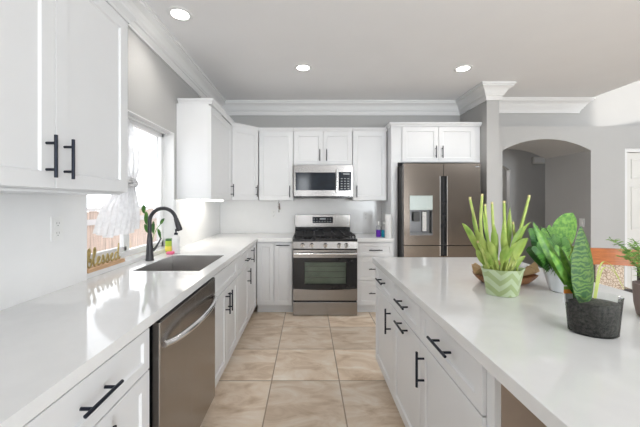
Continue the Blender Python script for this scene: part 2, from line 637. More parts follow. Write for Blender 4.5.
DX0, DX1, DZ = 4.157, 4.97, 2.058
out = [(2.286, 0), (2.55, 0)] + archpts(2.55, 3.71, 2.025, 2.176) + [(3.71, 0), (3.9, 0), (3.9, 2.347), (2.286, 2.347)]
struct('wall_arch', MB().prism(out, 'y', 4.0, 4.77).box(3.9, DX0, 4.0, 4.18, 0, 2.347)
       .box(DX0, DX1, 4.0, 4.18, DZ, 2.347).box(DX1, RX, 4.0, 4.18, 0, 2.347)
       .box(3.9, RX, 4.14, 4.18, 2.3, 2.347), M['wall'])
# hall behind the arch
out2 = [(2.0, 0), (2.7, 0)] + archpts(2.7, 3.78, 1.95, 2.12) + [(3.78, 0), (5.6, 0), (5.6, 2.5), (2.0, 2.5)]
struct('wall_hall', MB().prism(out2, 'y', 5.7, 5.8), M['wall'])
struct('wall_hall_far', MB().box(1.9, 5.7, 7.1, 7.2, 0, 2.6), M['wall'])
struct('wall_hall_left', MB().box(1.9, 2.0, 4.39, 7.2, 0, 2.6), M['wall'])
struct('wall_hall_right', MB().box(5.6, 5.7, 4.19, 7.2, 0, 2.6), M['wall'])
struct('ceiling_hall', MB().box(1.9, 5.7, 4.77, 7.2, 2.5, 2.6), M['ceiling'])
# rear and right walls with unseen openings for the daylight lamps and the sun
struct('wall_rear', MB().box(WX, -0.4, RY - 0.1, RY, 0, CZ + 0.1).box(0.06, 1.6, RY - 0.1, RY, 0, CZ + 0.1).box(-0.4, 0.06, RY - 0.1, RY, 2.4, CZ + 0.1).box(2.9, EX, RY - 0.1, RY, 0, HZ).box(EX, RX, RY - 0.1, RY, 0, 2.9)
       .box(EX, RX, RY - 0.1, RY, 4.4, HZ).box(1.6, 2.9, RY - 0.1, RY, 2.45, CZ + 0.1), M['wall'])
struct('wall_right', MB().box(RX, RX + 0.1, RY, -2.8, 0, HZ).box(RX, RX + 0.1, -0.8, 3.06, 0, HZ).box(RX, RX + 0.1, 4.12, 4.3, 0, HZ)
       .box(RX, RX + 0.1, -2.8, -0.8, 0, 0.6).box(RX, RX + 0.1, -2.8, -0.8, 2.5, HZ)
       .box(RX, RX + 0.1, 3.06, 4.12, 0, 2.95).box(RX, RX + 0.1, 3.06, 4.12, 4.4, HZ), M['wall'])
struct('wall_sun_block', MB().box(8.5, 8.7, -8, 5, -0.2, 3.0), M['sun_block'])  # added out of view to keep the sun out of the side opening

# crown moulding: profile (offset from wall, drop from ceiling)
PROF = [(0.0, 0.0), (0.125, 0.0), (0.125, 0.018), (0.112, 0.022), (0.112, 0.036), (0.098, 0.045), (0.078, 0.058),
        (0.062, 0.078), (0.052, 0.100), (0.040, 0.112), (0.040, 0.124), (0.028, 0.130), (0.020, 0.150), (0.014, 0.160), (0.014, 0.176), (0.0, 0.176)]


def crown(path, prof=PROF, top=CZ, closed_ends=True):
    """sweep the profile along a plan polyline; the moulding lies on the right-hand side of travel, corners mitred"""
    P = [V((p[0], p[1])) for p in path]
    mb = MB()
    dirs = [(P[i + 1] - P[i]).normalized() for i in range(len(P) - 1)]
    nor = [V((d.y, -d.x)) for d in dirs]
    rows = []
    for i, p in enumerate(P):
        if i == 0:
            m = nor[0]
        elif i == len(P) - 1:
            m = nor[-1]
        else:
            m = (nor[i - 1] + nor[i]).normalized()
            m = m / max(0.2, m.dot(nor[i]))
        rows.append([(p.x + m.x * o, p.y + m.y * o, top - dz) for (o, dz) in prof])
    mb.sheet(rows)
    n = len(prof)
    mb.f.append(tuple(range(n)))
    mb.f.append(tuple((len(P) - 1) * n + k for k in range(n)))
    # close the wall side
    for i in range(len(P) - 1):
        mb.f.append((i * n, (i + 1) * n, (i + 1) * n + n - 1, i * n + n - 1))
    return mb


struct('trim_crown', crown([(WX, RY), (WX, BY), (2.14, BY), (2.14, 3.65), (2.286, 3.65), (2.286, 4.18), (3.70, 4.18), (3.70, 4.185)]), M['trim'])
struct('baseboard_dining', MB().box(3.9, DX0 - 0.07, 3.985, 4.0, 0, 0.1, 0.003).box(DX1 + 0.07, RX, 3.985, 4.0, 0, 0.1, 0.003), M['trim'])

# ---- left window in its recess
win = thing('window_1', 'white sliding window over the kitchen sink', 'window', (WX - 0.11, (WY0 + WY1) / 2, WZ0))
win['kind'] = 'structure'
del win['label'], win['category']
fx0, fx1 = WX - 0.14, WX - 0.095
ym = 2.27
MB().cells([WY0, WY0 + 0.05, WY1 - 0.05, WY1], [WZ0 + 0.03, WZ0 + 0.08, WZ1 - 0.05, WZ1], {(1, 1)}, 'xy', 0, 1)
fr = MB()
for (a, b, c, d) in ((WY0, WY0 + 0.045, WZ0 + 0.031, WZ1), (WY1 - 0.045, WY1, WZ0 + 0.031, WZ1),
                     (WY0, WY1, WZ0 + 0.031, WZ0 + 0.075), (WY0, WY1, WZ1 - 0.045, WZ1)):
    fr.box(fx0, fx1, a, b, c, d, 0.004)
fr.build('window_frame', M['vinyl'], win)
sa = MB()
for (a, b, c, d) in ((WY0 + 0.045, WY0 + 0.075, WZ0 + 0.075, WZ1 - 0.045), (ym - 0.035, ym + 0.035, WZ0 + 0.075, WZ1 - 0.045),
                     (WY0 + 0.045, ym, WZ0 + 0.075, WZ0 + 0.11), (WY0 + 0.045, ym, WZ1 - 0.08, WZ1 - 0.045)):
    sa.box(fx0 + 0.008, fx1 - 0.004, a, b, c, d, 0.003)
sa.build('window_sash', M['vinyl'], win)
MB().box(fx0 + 0.018, fx0 + 0.022, WY0 + 0.05, WY1 - 0.05, WZ0 + 0.08, WZ1 - 0.05).build('glass_pane', M['glass'], win)
struct('trim_1', MB().box(WX - 0.095, WX + 0.004, WY0, WY1, WZ0, WZ0 + 0.031, 0.003), M['quartz'])
struct('trim_2', MB().box(WX - 0.095, WX + 0.003, WY1 - 0.008, WY1, WZ0 + 0.031, WZ1).box(WX - 0.095, WX + 0.003, WY0, WY0 + 0.008, WZ0 + 0.031, WZ1)
       .box(WX - 0.095, WX + 0.003, WY0, WY1, WZ1 - 0.008, WZ1), M['trim'])

# ---- panelled door on the right
dr = MB().cells([DX0 + 0.0, DX0 + 0.05, DX1 - 0.05, DX1], [0, DZ - 0.05, DZ], {(1, 0)}, 'xz', 4.02, 4.1)
d0 = struct('door_1', dr, M['trim'])
lf = MB().box(DX0 + 0.055, DX1 - 0.055, 4.05, 4.085, 0.01, DZ - 0.056)
for zz0, zz1 in ((0.2, 0.85), (0.98, 1.55), (1.66, 1.92)):
    for xx0, xx1 in ((DX0 + 0.13, DX0 + 0.37), (DX0 + 0.44, DX1 - 0.13)):
        lf.shaker((xx0, 4.05, zz0), (1, 0, 0), (0, -1, 0), xx1 - xx0, zz1 - zz0, 0.010, 0.022, 0.008)
lf.build('door_leaf', M['door'], d0)
MB().lathe([(0.0, 0), (0.02, 0.0), (0.028, 0.012), (0.024, 0.03), (0.0, 0.036)], (DX1 - 0.12, 4.03, 0.96), 16).build('door_knob', M['chrome'], d0, 3.2)

# ================================================================== OUTSIDE
fence = MB()
for i in range(70):
    y = -1 + i * 0.142
    fence.box(-2.75, -2.73, y, y + 0.136, -0.2, 1.22 + 0.004 * ((i * 7) % 5))
fn = thing('wooden_fence', 'weathered brown plank fence outside the kitchen window', 'fence', (-2.74, 3.5, -0.2))
fence.build('plank_panel', M['fence'], fn)
MB().box(-2.77, -2.71, -1, 9, 1.235, 1.275).build('top_rail', M['fencecap'], fn)
MB().box(-2.73, -2.70, -1, 9, 1.06, 1.13).build('cross_rail', M['fencecap'], fn)
struct('ground_outside', MB().box(-9, -1.45, -6, 14, -0.3, -0.2), M['dirt'])

# ================================================================== KITCHEN CABINETS
FX = -0.62        # left run: front face of the doors
X0 = WX + 0.002
ZT = 0.872        # under the countertop
T = 0.02
U_L, N_L = (0, 1, 0), (1, 0, 0)


def base_left(label, y0, y1, kind, group=None, toe=0.1):
    """base cabinet on the left wall between y0 and y1, fronts facing +x"""
    t = thing('base_cabinet', label, 'cabinet', (FX, (y0 + y1) / 2, 0), group)
    xb = FX - T
    g = 0.0018
    if kind == 'sink':
        ya = 1.907
        c = MB().box(X0, xb, ya, ya + 0.006, toe, ZT).box(X0, xb, y1 - 0.018, y1, toe, ZT).box(X0, xb, ya, y1, toe, toe + 0.018)
        c.box(X0, X0 + 0.012, ya, y1, toe, ZT).box(xb - 0.02, xb, ya, y1, 0.69, ZT)
    else:
        c = MB().box(X0, xb, y0, y1, toe, ZT)
    c.build('body', M['cab'], t)
    MB().box(X0, FX - 0.075, y0, y1, 0, toe).build('toe_kick', M['cab'], t)

    def front(nm, a, b, z0, z1, pulls, rail=0.055):
        f = MB().shaker((xb, a + g, z0), U_L, N_L, b - a - 2 * g, z1 - z0, T, rail).build(nm, M['cab'], t)
        for (py, pz, ax) in pulls:
            MB().pull((FX, py, pz), ax, N_L).build('handle', M['pull'], f, SM)
    H, Z = (0, 1, 0), (0, 0, 1)
    m = (y0 + y1) / 2
    if kind == 'sink':
        front('drawer_front', y0, y1, 0.70, 0.858, [], 0.04)
        front('door', y0, m, 0.105, 0.694, [(m - 0.035, 0.59, Z)])
        front('door', m, y1, 0.105, 0.694, [(m + 0.035, 0.59, Z)])
    elif kind == 'pair':
        front('drawer', y0, y1, 0.70, 0.858, [(m, 0.785, H)], 0.04)
        front('door', y0, m, 0.105, 0.694, [(m - 0.042, 0.59, Z)])
        front('door', m, y1, 0.105, 0.694, [(m + 0.042, 0.59, Z)])
    elif kind == 'single':
        front('drawer', y0, y1, 0.70, 0.858, [(m + 0.12, 0.775, H)], 0.04)
        front('door', y0, y1, 0.105, 0.694, [(y1 - 0.06, 0.59, Z)])
    elif kind == 'corner':
        front('door', y0, y1, 0.105, 0.858, [(y0 + 0.13, 0.775, Z)])
    return t


base_left('white base cabinet with one wide drawer and black pull, nearest the camera before the dishwasher', 0.57, 1.195, 'pair')
base_left('white sink base cabinet with two black vertical pulls under the sink', 1.975, 2.68, 'sink')
base_left('white base cabinet with one drawer over one door, between sink base and corner', 2.68, 3.19, 'single')
base_left('narrow white corner base cabinet door with black vertical pull near the top', 3.19, 3.66, 'corner')
base_left('white base cabinet at the very near end of the window run, beyond the wide drawer', -0.12, 0.57, 'pair')

# back run
BFY = 3.68
U_B, N_B = (1, 0, 0), (0, -1, 0)


def base_back(label, x0, x1, fronts, toe=0.1, xl=None):
    t = thing('base_cabinet', label, 'cabinet', ((x0 + x1) / 2, BFY, 0))
    yb = BFY + T
    MB().box(x0 if xl is None else xl, x1, yb, BY - 0.002, toe, ZT).build('body', M['cab'], t)
    MB().box(x0, x1, BFY + 0.06, BY - 0.1, 0, toe).build('toe_kick', M['cab'], t)
    g = 0.0018
    for (nm, a, b, z0, z1, rail, pulls) in fronts:
        f = MB().shaker((a + g, yb, z0), U_B, N_B, b - a - 2 * g, z1 - z0, T, rail).build(nm, M['cab'], t)
        for (px, pz, ax) in pulls:
            MB().pull((px, BFY, pz), ax, N_B).build('handle', M['pull'], f, SM)
    return t


base_back('white shaker base cabinet with two tall fronts, left of the range', -0.618, -0.187,
          [('door', -0.618, -0.412, 0.105, 0.857, 0.05, []),
           ('pull_out_front', -0.408, -0.19, 0.105, 0.857, 0.05, [(-0.30, 0.832, (1, 0, 0))])])
base_back('white base cabinet of three drawers, right of the range', 0.592, 1.03,
          [('drawer', 0.592, 1.03, 0.69, 0.855, 0.042, [(0.81, 0.772, (1, 0, 0))]),
           ('drawer', 0.592, 1.03, 0.40, 0.684, 0.05, [(0.81, 0.545, (1, 0, 0))]),
           ('drawer', 0.592, 1.03, 0.105, 0.394, 0.05, [(0.81, 0.255, (1, 0, 0))])])

# ---- countertops
SX0, SX1, SY0, SY1 = -1.115, -0.685, 1.927, 2.51
ct = MB().cells([WX + 0.003, SX0, SX1, -0.605, -0.186], [-0.15, SY0, SY1, 3.655, BY - 0.003],
                {(1, 1), (3, 0), (3, 1), (3, 2)}, 'xy', 0.874, 0.914)
tag(ct.build('countertop', M['quartz']), 'white quartz L-shaped countertop under the window holding the sink', 'countertop')
cr_ = MB().box(0.59, 1.031, 3.655, BY - 0.003, 0.874, 0.914, 0.002)
tag(cr_.build('countertop', M['quartz']), 'short white quartz countertop between range and refrigerator', 'countertop')

# ---- backsplash slabs
struct('trim_3', MB().box(WX + 0.0005, WX + 0.018, -0.15, WY0, 0.9145, 1.392), M['splash'])
struct('trim_4', MB().box(WX + 0.0005, WX + 0.018, WY1 + 0.005, BY - 0.02, 0.9145, 1.372), M['splash'])
struct('trim_5', MB().box(WX + 0.02, 1.03, BY - 0.018, BY - 0.0005, 0.9145, 1.40), M['splash'])

# ---- sink
sk = thing('kitchen_sink', 'rectangular stainless undermount sink in the window countertop', 'sink', ((SX0 + SX1) / 2, (SY0 + SY1) / 2, 0.66))
sb = MB()
b0 = 0.66
e = 0.012
q = [(SX0 - e, SY0 - e), (SX1 + e, SY0 - e), (SX1 + e, SY1 + e), (SX0 - e, SY1 + e)]
def inset(d):
    return [(SX0 + d, SY0 + d), (SX1 - d, SY0 + d), (SX1 - d, SY1 - d), (SX0 + d, SY1 - d)]


vs = []
for ring, z in ((q, 0.8735), (inset(0.0015), 0.8735), (inset(0.0015), 0.909), (inset(0.004), 0.909), (inset(0.005), b0 + 0.018), (inset(0.022), b0 + 0.004), (q, b0)):
    vs += [(*p, z) for p in ring]
fs = []
for i in range(5):
    fs += [(i * 4 + k, i * 4 + (k + 1) % 4, (i + 1) * 4 + (k + 1) % 4, (i + 1) * 4 + k) for k in range(4)]
fs += [(20, 21, 22, 23), (24, 25, 26, 27)] + [(k, (k + 1) % 4, (k + 1) % 4 + 24, k + 24) for k in range(4)]
sb.add(vs, fs).build('basin', M['sink'], sk)
MB().lathe([(0.045, 0.004), (0.045, 0.007), (0.036, 0.006), (0.03, 0.003), (0.0, 0.003)], (-0.95, 2.25, b0 + 0.001), 24, cap=(True, False)).build('drain', M['chrome'], sk, SM)

# ---- faucet
FP = V((-1.178, 2.27, 0.914))
fa = thing('kitchen_faucet', 'tall black gooseneck pull-down faucet behind the sink', 'faucet', FP)
MB().lathe([(0.029, 0.0), (0.029, 0.008), (0.027, 0.012), (0.024, 0.07), (0.0195, 0.15), (0.0165, 0.19), (0.0150, 0.2)], FP, 24).build('body', M['faucet'], fa, SM)
c0 = FP + V((0, 0, 0.29))
neck = [FP + V((0, 0, 0.19)), FP + V((0, 0, 0.25))]
ra = 0.099
for i in range(0, 15):
    a = PI - i * (PI * 0.93) / 14
    neck.append(c0 + V((ra + ra * math.cos(a), 0, ra * math.sin(a))))
MB().tube(neck, 0.0135, 14).build('spout', M['faucet'], fa, SM)
e1 = neck[-1]
dd = (neck[-1] - neck[-2]).normalized()
MB().tube([e1 - dd * 0.002, e1 + dd * 0.012, e1 + dd * 0.05, e1 + dd * 0.085, e1 + dd * 0.094], [0.0155, 0.0165, 0.0195, 0.0205, 0.017], 16).build('spray_head', M['faucet'], fa, SM)
MB().tube([FP + V((0.02, 0.006, 0.075)), FP + V((0.035, 0.012, 0.09)), FP + V((0.055, 0.03, 0.135)), FP + V((0.066, 0.04, 0.165))], [0.011, 0.009, 0.0055, 0.005], 10).build('lever', M['faucet'], fa, SM)

# ---- dishwasher
dw = thing('dishwasher', 'stainless steel dishwasher with a curved bar handle in the window run', 'dishwasher', (-0.6, 1.59, 0))
MB().box(X0 + 0.05, -0.642, 1.203, 1.903, 0.1, 0.868).build('case', M['black'], dw)
MB().box(X0 + 0.05, -0.70, 1.203, 1.903, 0.0, 0.1).build('toe_kick', M['black'], dw)
dd_ = MB().box(-0.632, -0.597, 1.232, 1.962, 0.105, 0.862, 0.004).build('door', M['steel_y'], dw)
hp = []
for i in range(17):
    t_ = i / 16
    hp.append((-0.597 + 0.058 * math.sin(PI * t_) ** 0.55, 1.27 + 0.655 * t_, 0.757))
hm = MB().tube(hp, 0.0145, 12)
hm.build('handle', M['chrome'], dd_, SM)
MB().box(-0.634, -0.60, 1.236, 1.958, 0.8625, 0.868).build('control_strip', M['black'], dw)

# ---- upper cabinets on the left wall
UX = -0.92


def cornice(path, ztop, name, parent, prof=None):
    prof = prof or [(0, 0), (0.03, 0), (0.03, 0.012), (0.022, 0.02), (0.010, 0.032), (0.006, 0.045), (0, 0.045)]
    crown(path, prof, ztop).build(name, M['cab'], parent)


def upper_left(label, y0, y1, z0, split, group=None, pulls=True, path=None):
    t = thing('wall_cabinet', label, 'cabinet', (UX, (y0 + y1) / 2, z0))
    xb = UX - T
    MB().box(X0 + 0.018, xb, y0, y1, z0, 2.285).box(X0, X0 + 0.018, y0, y1, z0 + 0.005, 2.285).build('body', M['cab'], t)
    ys = [y0 + 0.003] + split + [y1 - 0.003]
    for i in range(len(ys) - 1):
        a, b = ys[i] + 0.0015, ys[i + 1] - 0.0015
        f = MB().shaker((xb, a, z0 + 0.004), U_L, N_L, b - a, 2.265 - z0 - 0.004, T, 0.057).build('door', M['cab'], t)
        if len(ys) > 2:
            py = b - 0.038 if i % 2 == 0 else a + 0.038
        else:
            py = b - 0.045
        MB().pull((UX, py, z0 + 0.115), (0, 0, 1), N_L, 0.15).build('handle', M['pull'], f, SM)
    return t


t = upper_left('big white wall cabinet with two shaker doors, nearest the camera, left of the window', 0.64, 1.562, 1.396, [1.112])
cornice([(UX, 0.64), (UX, 1.562), (X0 + 0.02, 1.562)][::-1][::-1], 2.31, 'cornice', t)
MB().box(X0 + 0.02, UX - 0.025, 0.66, 1.54, 1.386, 1.395).build('light_rail', M['cab'], t)

C1Y = 3.68
t = upper_left('white wall cabinet between the window and the corner, showing its broad side panel', 2.895, C1Y, 1.375, [])
cornice([(UX, C1Y), (UX, 2.895), (X0 + 0.02, 2.895)][::-1], 2.325, 'cornice', t)
MB().box(-1.2, -1.0, 3.0, 3.6, 1.360, 1.374).build('lamp_strip', M['undercab'], t)

# diagonal corner cabinet
UY = 3.96
t = thing('wall_cabinet', 'white diagonal corner wall cabinet with one narrow door', 'cabinet', (-0.8, 3.85, 1.375))
A, B = V((UX, C1Y + 0.003, 0)), V((-0.64, UY, 0))
u = (B - A).normalized()
n = V((u.y, -u.x, 0))
Ai, Bi = A - n * T, B - n * T
MB().prism([(X0 + 0.018, C1Y + 0.003), (Ai.x - 0.0, C1Y + 0.003), (Ai.x, Ai.y), (Bi.x, Bi.y), (Bi.x, BY - 0.02), (X0 + 0.018, BY - 0.02)], 'z', 1.375, 2.285).build('body', M['cab'], t)
o = Ai + u * 0.006
f = MB().shaker((o.x, o.y, 1.379), u, n, (B - A).length - 0.012, 2.265 - 1.379, T, 0.057).build('door', M['cab'], t)
hc = A + u * ((B - A).length - 0.045)
MB().pull((hc.x, hc.y, 1.49), (0, 0, 1), n, 0.15).build('handle', M['pull'], f, SM)
cornice([(A.x - 0.0, A.y), (B.x, B.y)], 2.31, 'cornice', t)

# back wall uppers


def upper_back(label, x0, x1, z0, doors, yf=UY, ztop=2.285, zdoor=2.265, path=None, zc=2.31, depth=None):
    t = thing('wall_cabinet', label, 'cabinet', ((x0 + x1) / 2, yf, z0))
    MB().box(x0, x1, yf + T, BY - 0.02, z0, ztop).build('body', M['cab'], t)
    for (a, b, px) in doors:
        f = MB().shaker((a, yf + T, z0 + 0.004), U_B, N_B, b - a, zdoor - z0 - 0.004, T, 0.057).build('door', M['cab'], t)
        MB().pull((px, yf, z0 + 0.115 if b - a > 0.37 and z0 < 1.5 else z0 + 0.125), (0, 0, 1), N_B, 0.15).build('handle', M['pull'], f, SM)
    cornice(path or [(x0, yf), (x1, yf)], zc, 'cornice', t)
    return t


upper_back('white wall cabinet with single door, left of the microwave', -0.638, -0.19, 1.37, [(-0.634, -0.194, -0.235)])
upper_back('short white double-door wall cabinet above the microwave', -0.186, 0.577, 1.83, [(-0.183, 0.194, 0.152), (0.198, 0.574, 0.24)])
upper_back('white wall cabinet with single door, right of the microwave', 0.581, 1.03, 1.37, [(0.585, 1.02, 0.63)])
# cabinet over the refrigerator and its tall side panel
t = upper_back('wide white double-door cabinet above the refrigerator', 1.034, 2.137, 1.84,
               [(1.165, 1.613, 1.575), (1.617, 2.067, 1.655)], yf=3.77, ztop=2.30, zdoor=2.28,
               path=[(1.034, 3.97), (1.034, 3.77), (2.137, 3.77)], zc=2.33)
tag(MB().box(1.034, 1.112, 3.79, BY - 0.002, 0, 1.838).build('end_panel', M['cab']), 'tall white end panel between range counter and refrigerator', 'panel')

# ---- microwave
mw = thing('microwave', 'stainless over-the-range microwave with dark glass door', 'microwave', (0.195, 3.89, 1.404))
MB().box(-0.181, 0.572, 3.925, BY - 0.02, 1.412, 1.824).build('case', M['fridge_case'], mw)
md = MB().cells([-0.181, -0.158, 0.352, 0.572], [1.425, 1.50, 1.727, 1.820], {(1, 1)}, 'xz', 3.89, 3.925).build('front', M['steel'], mw)
MB().box(-0.16, 0.354, 3.893, 3.92, 1.498, 1.729).build('door_glass', M['display'], md)
MB().box(0.392, 0.553, 3.887, 3.891, 1.495, 1.732, 0.001).build('control_panel', M['display'], md)
for i in range(3):
    for j in range(5):
        MB().box(0.418 + i * 0.042, 0.440 + i * 0.042, 3.886, 3.8872, 1.515 + j * 0.032, 1.524 + j * 0.032).build('key', M['mark'], md)
MB().box(0.45, 0.53, 3.886, 3.8872, 1.70, 1.714).build('clock_display', M['mark'], md)
MB().tube([(0.366, 3.89, 1.50), (0.366, 3.862, 1.47), (0.366, 3.855, 1.60), (0.366, 3.862, 1.76), (0.366, 3.89, 1.73)][1:4], 0.011, 12) \
    .tube([(0.366, 3.862, 1.50), (0.366, 3.891, 1.50)], 0.008, 8).tube([(0.366, 3.862, 1.74), (0.366, 3.891, 1.74)], 0.008, 8).build('handle', M['chrome'], md, SM)
vg = MB().box(-0.175, 0.566, 3.895, 3.925, 1.404, 1.424)
for i in range(18):
    vg.box(-0.16 + i * 0.04, -0.13 + i * 0.04, 3.91, 4.0, 1.402, 1.406)
vg.build('bottom_vent', M['black'], mw)

# ---- range
RGX0, RGX1, RGY = -0.182, 0.586, 3.61
rg = thing('gas_range', 'freestanding stainless gas range with black oven door', 'range', ((RGX0 + RGX1) / 2, RGY, 0))
MB().box(RGX0 + 0.002, RGX1 - 0.002, RGY + 0.04, BY - 0.03, 0.03, 0.905).build('case', M['fridge_case'], rg)
MB().box(RGX0 + 0.02, RGX1 - 0.02, RGY + 0.06, BY - 0.06, 0.0, 0.03).build('plinth', M['black'], rg)
MB().box(RGX0, RGX1, RGY + 0.0, BY - 0.075, 0.882, 0.912, 0.004).build('cooktop', M['black'], rg)
cp = MB().prism([(RGY + 0.004, 0.79), (RGY - 0.012, 0.80), (RGY + 0.006, 0.88), (RGY + 0.05, 0.88), (RGY + 0.05, 0.79)], 'x', RGX0, RGX1).build('control_panel', M['steel'], rg)
for px in (302.6, 311.8, 325.4, 339.1, 346.4):
    kx = (px - 308) / 84.5
    kb = MB().tube([(kx, RGY - 0.002, 0.842), (kx, RGY - 0.018, 0.838), (kx, RGY - 0.032, 0.836)], [0.025, 0.022, 0.020], 20)
    k_ = kb.build('knob', M['chrome'], cp, SM)
    MB().box(kx - 0.004, kx + 0.004, RGY - 0.042, RGY - 0.03, 0.818, 0.856, 0.002).build('grip', M['steel'], k_)
# oven door
od = MB().cells([RGX0 + 0.003, -0.04, 0.452, RGX1 - 0.003], [0.318, 0.375, 0.638, 0.688], {(1, 1)}, 'xz', RGY, RGY + 0.04).build('oven_door', M['black'], rg)
MB().box(RGX0 + 0.003, RGX1 - 0.003, RGY - 0.004, RGY + 0.04, 0.689, 0.784, 0.003).build('top_band', M['steel'], od)
bb = []
for i in range(13):
    t_ = i / 12
    x = RGX0 + 0.003 + (RGX1 - RGX0 - 0.006) * t_
    bb.append((x, 0.325 - 0.016 * math.sin(PI * t_)))
MB().prism([(RGX0 + 0.003, 0.186)] + [(RGX1 - 0.003, 0.186)] + bb[::-1], 'y', RGY - 0.004, RGY + 0.04).build('bottom_band', M['steel'], od)
MB().tube([(RGX0 + 0.015, RGY - 0.05, 0.742), (RGX1 - 0.015, RGY - 0.05, 0.742)], 0.013, 14) \
    .box(RGX0 + 0.02, RGX0 + 0.045, RGY - 0.05, RGY, 0.732, 0.752, 0.004).box(RGX1 - 0.045, RGX1 - 0.02, RGY - 0.05, RGY, 0.732, 0.752, 0.004) \
    .build('handle', M['chrome'], od, SM)
MB().box(-0.041, 0.453, RGY + 0.034, RGY + 0.039, 0.374, 0.639).build('oven_liner', M['ovenin'], od)
rk = MB()
for z in (0.45, 0.52, 0.585):
    rk.tube([(-0.038, RGY + 0.026, z), (0.45, RGY + 0.026, z)], 0.0022, 6)
rk.build('oven_rack', M['steel'], od)
MB().box(-0.0395, 0.4515, RGY + 0.008, RGY + 0.011, 0.3755, 0.6375).build('window_glass', M['ovenglass'], od)
MB().box(RGX0 + 0.003, RGX1 - 0.003, RGY - 0.004, RGY + 0.04, 0.008, 0.166, 0.004).build('storage_drawer', M['steel'], rg)
# backguard
bgd = MB().box(RGX0 + 0.005, RGX1 - 0.005, 4.19, BY - 0.025, 1.005, 1.18, 0.004).build('backguard', M['steel'], rg)
MB().box(RGX0 + 0.005, RGX1 - 0.005, 4.212, BY - 0.026, 0.905, 1.006).build('backguard_base', M['black'], rg)
MB().box(0.062, 0.342, 4.186, 4.191, 1.062, 1.145, 0.001).build('display', M['display'], bgd)
for i in range(7):
    for j in range(2):
        if not 2 <= i <= 4 or j == 0:
            MB().box(0.076 + i * 0.037, 0.094 + i * 0.037, 4.1852, 4.1862, 1.080 + j * 0.032, 1.088 + j * 0.032).build('button', M['mark'], bgd)
MB().box(0.16, 0.245, 4.1852, 4.1862, 1.108, 1.13).build('clock_display', M['mark'], bgd)
# burners and grates
for bx in (0.0, 0.2, 0.4):
    for by_ in ((3.76, 4.04) if bx != 0.2 else (3.9,)):
        cpb = MB().lathe([(0.05, 0.0), (0.05, 0.012), (0.034, 0.014), (0.034, 0.026), (0.03, 0.03), (0.0, 0.03)], (bx, by_, 0.912), 20, cap=(True, False))
        cpb.build('burner', M['iron'], rg, SM)
for (gx0, gx1) in ((-0.155, 0.075), (0.085, 0.315), (0.325, 0.56)):
    gm = MB()
    zt = 0.958
    for x in (gx0, gx1):
        gm.box(x - 0.006, x + 0.006, 3.645, 4.185, zt - 0.014, zt, 0.002)
    for y in (3.645, 3.915, 4.18):
        gm.box(gx0, gx1, y - 0.006, y + 0.006, zt - 0.014, zt, 0.002)
    xm = (gx0 + gx1) / 2
    gm.box(xm - 0.005, xm + 0.005, 3.645, 4.18, zt - 0.012, zt + 0.004, 0.002)
    for y in (3.78, 4.05):
        gm.box(gx0 + 0.01, gx1 - 0.01, y - 0.005, y + 0.005, zt - 0.012, zt + 0.004, 0.002)
    for x in (gx0, gx1):
        for y in (3.645, 3.915, 4.18):
            gm.box(x - 0.007, x + 0.007, y - 0.007, y + 0.007, 0.911, zt - 0.01)
    gm.build('grate', M['iron'], rg)

# ---- refrigerator
FY = 3.56
FX0, FX1, FXM = 1.12, 2.013, 1.583
fg = thing('refrigerator', 'large dark stainless french-door refrigerator with water dispenser', 'refrigerator', ((FX0 + FX1) / 2, FY, 0))
MB().box(FX0 + 0.004, FX1 - 0.004, FY + 0.07, BY - 0.05, 0.03, 1.785).build('case', M['fridge_case'], fg)
MB().box(FX0 + 0.03, FX1 - 0.03, FY + 0.09, BY - 0.1, 0.0, 0.03).build('plinth', M['black'], fg)
g = 0.003
ld = MB().cells([FX0, 1.188, 1.453, FXM - 0.045, FXM - g], [0.848, 0.97, 1.257, 1.653, 1.80],
                {(1, 1), (3, 0), (3, 1), (3, 2)}, 'xz', FY, FY + 0.066).build('door', M['fridge'], fg)
rd = MB().cells([FXM + g, FXM + 0.045, FX1], [0.848, 1.653, 1.80], {(0, 0)}, 'xz', FY, FY + 0.066).build('door', M['fridge'], fg)
l2 = MB().cells([FX0, FXM - 0.045, FXM - g], [0.06, 0.72, 0.838], {(1, 1)}, 'xz', FY, FY + 0.066).build('door', M['fridge'], fg)
r2 = MB().cells([FXM + g, FXM + 0.045, FX1], [0.06, 0.72, 0.838], {(0, 1)}, 'xz', FY, FY + 0.066).build('door', M['fridge'], fg)
for (p, s_, z0, z1) in ((ld, -1, 0.848, 1.653), (rd, 1, 0.848, 1.653), (l2, -1, 0.72, 0.838), (r2, 1, 0.72, 0.838)):
    xa, xb = (FXM - 0.045, FXM - 0.038) if s_ < 0 else (FXM + 0.038, FXM + 0.045)
    hh = MB().box(xa, xb, FY - 0.003, FY + 0.05, z0, z1, 0.001)
    xc, xd = (xb, FXM - g) if s_ < 0 else (FXM + g, xa)
    hh.build('handle', M['chrome'], p)
    MB().box(xc, xd, FY + 0.04, FY + 0.064, z0, z1).build('handle_pocket', M['black'], p)
MB().box(1.186, 1.455, FY - 0.004, FY + 0.01, 1.257, 1.425, 0.003).build('dispenser_panel', M['disp'], ld)
rcb = MB()
rcb.box(1.188, 1.453, FY + 0.058, FY + 0.064, 0.97, 1.257)
rcb.box(1.188, 1.195, FY + 0.002, FY + 0.06, 0.97, 1.257).box(1.446, 1.453, FY + 0.002, FY + 0.06, 0.97, 1.257)
rcb.box(1.188, 1.453, FY + 0.002, FY + 0.06, 1.25, 1.257).box(1.188, 1.453, FY - 0.004, FY + 0.06, 0.962, 0.985)
rcb.build('dispenser_recess', mat('dispenser_grey', (0.13, 0.13, 0.135), 0.3, 0.4), ld)
MB().box(1.235, 1.315, FY + 0.02, FY + 0.05, 1.12, 1.235, 0.006).build('dispenser_paddle', M['fridge_case'], ld)
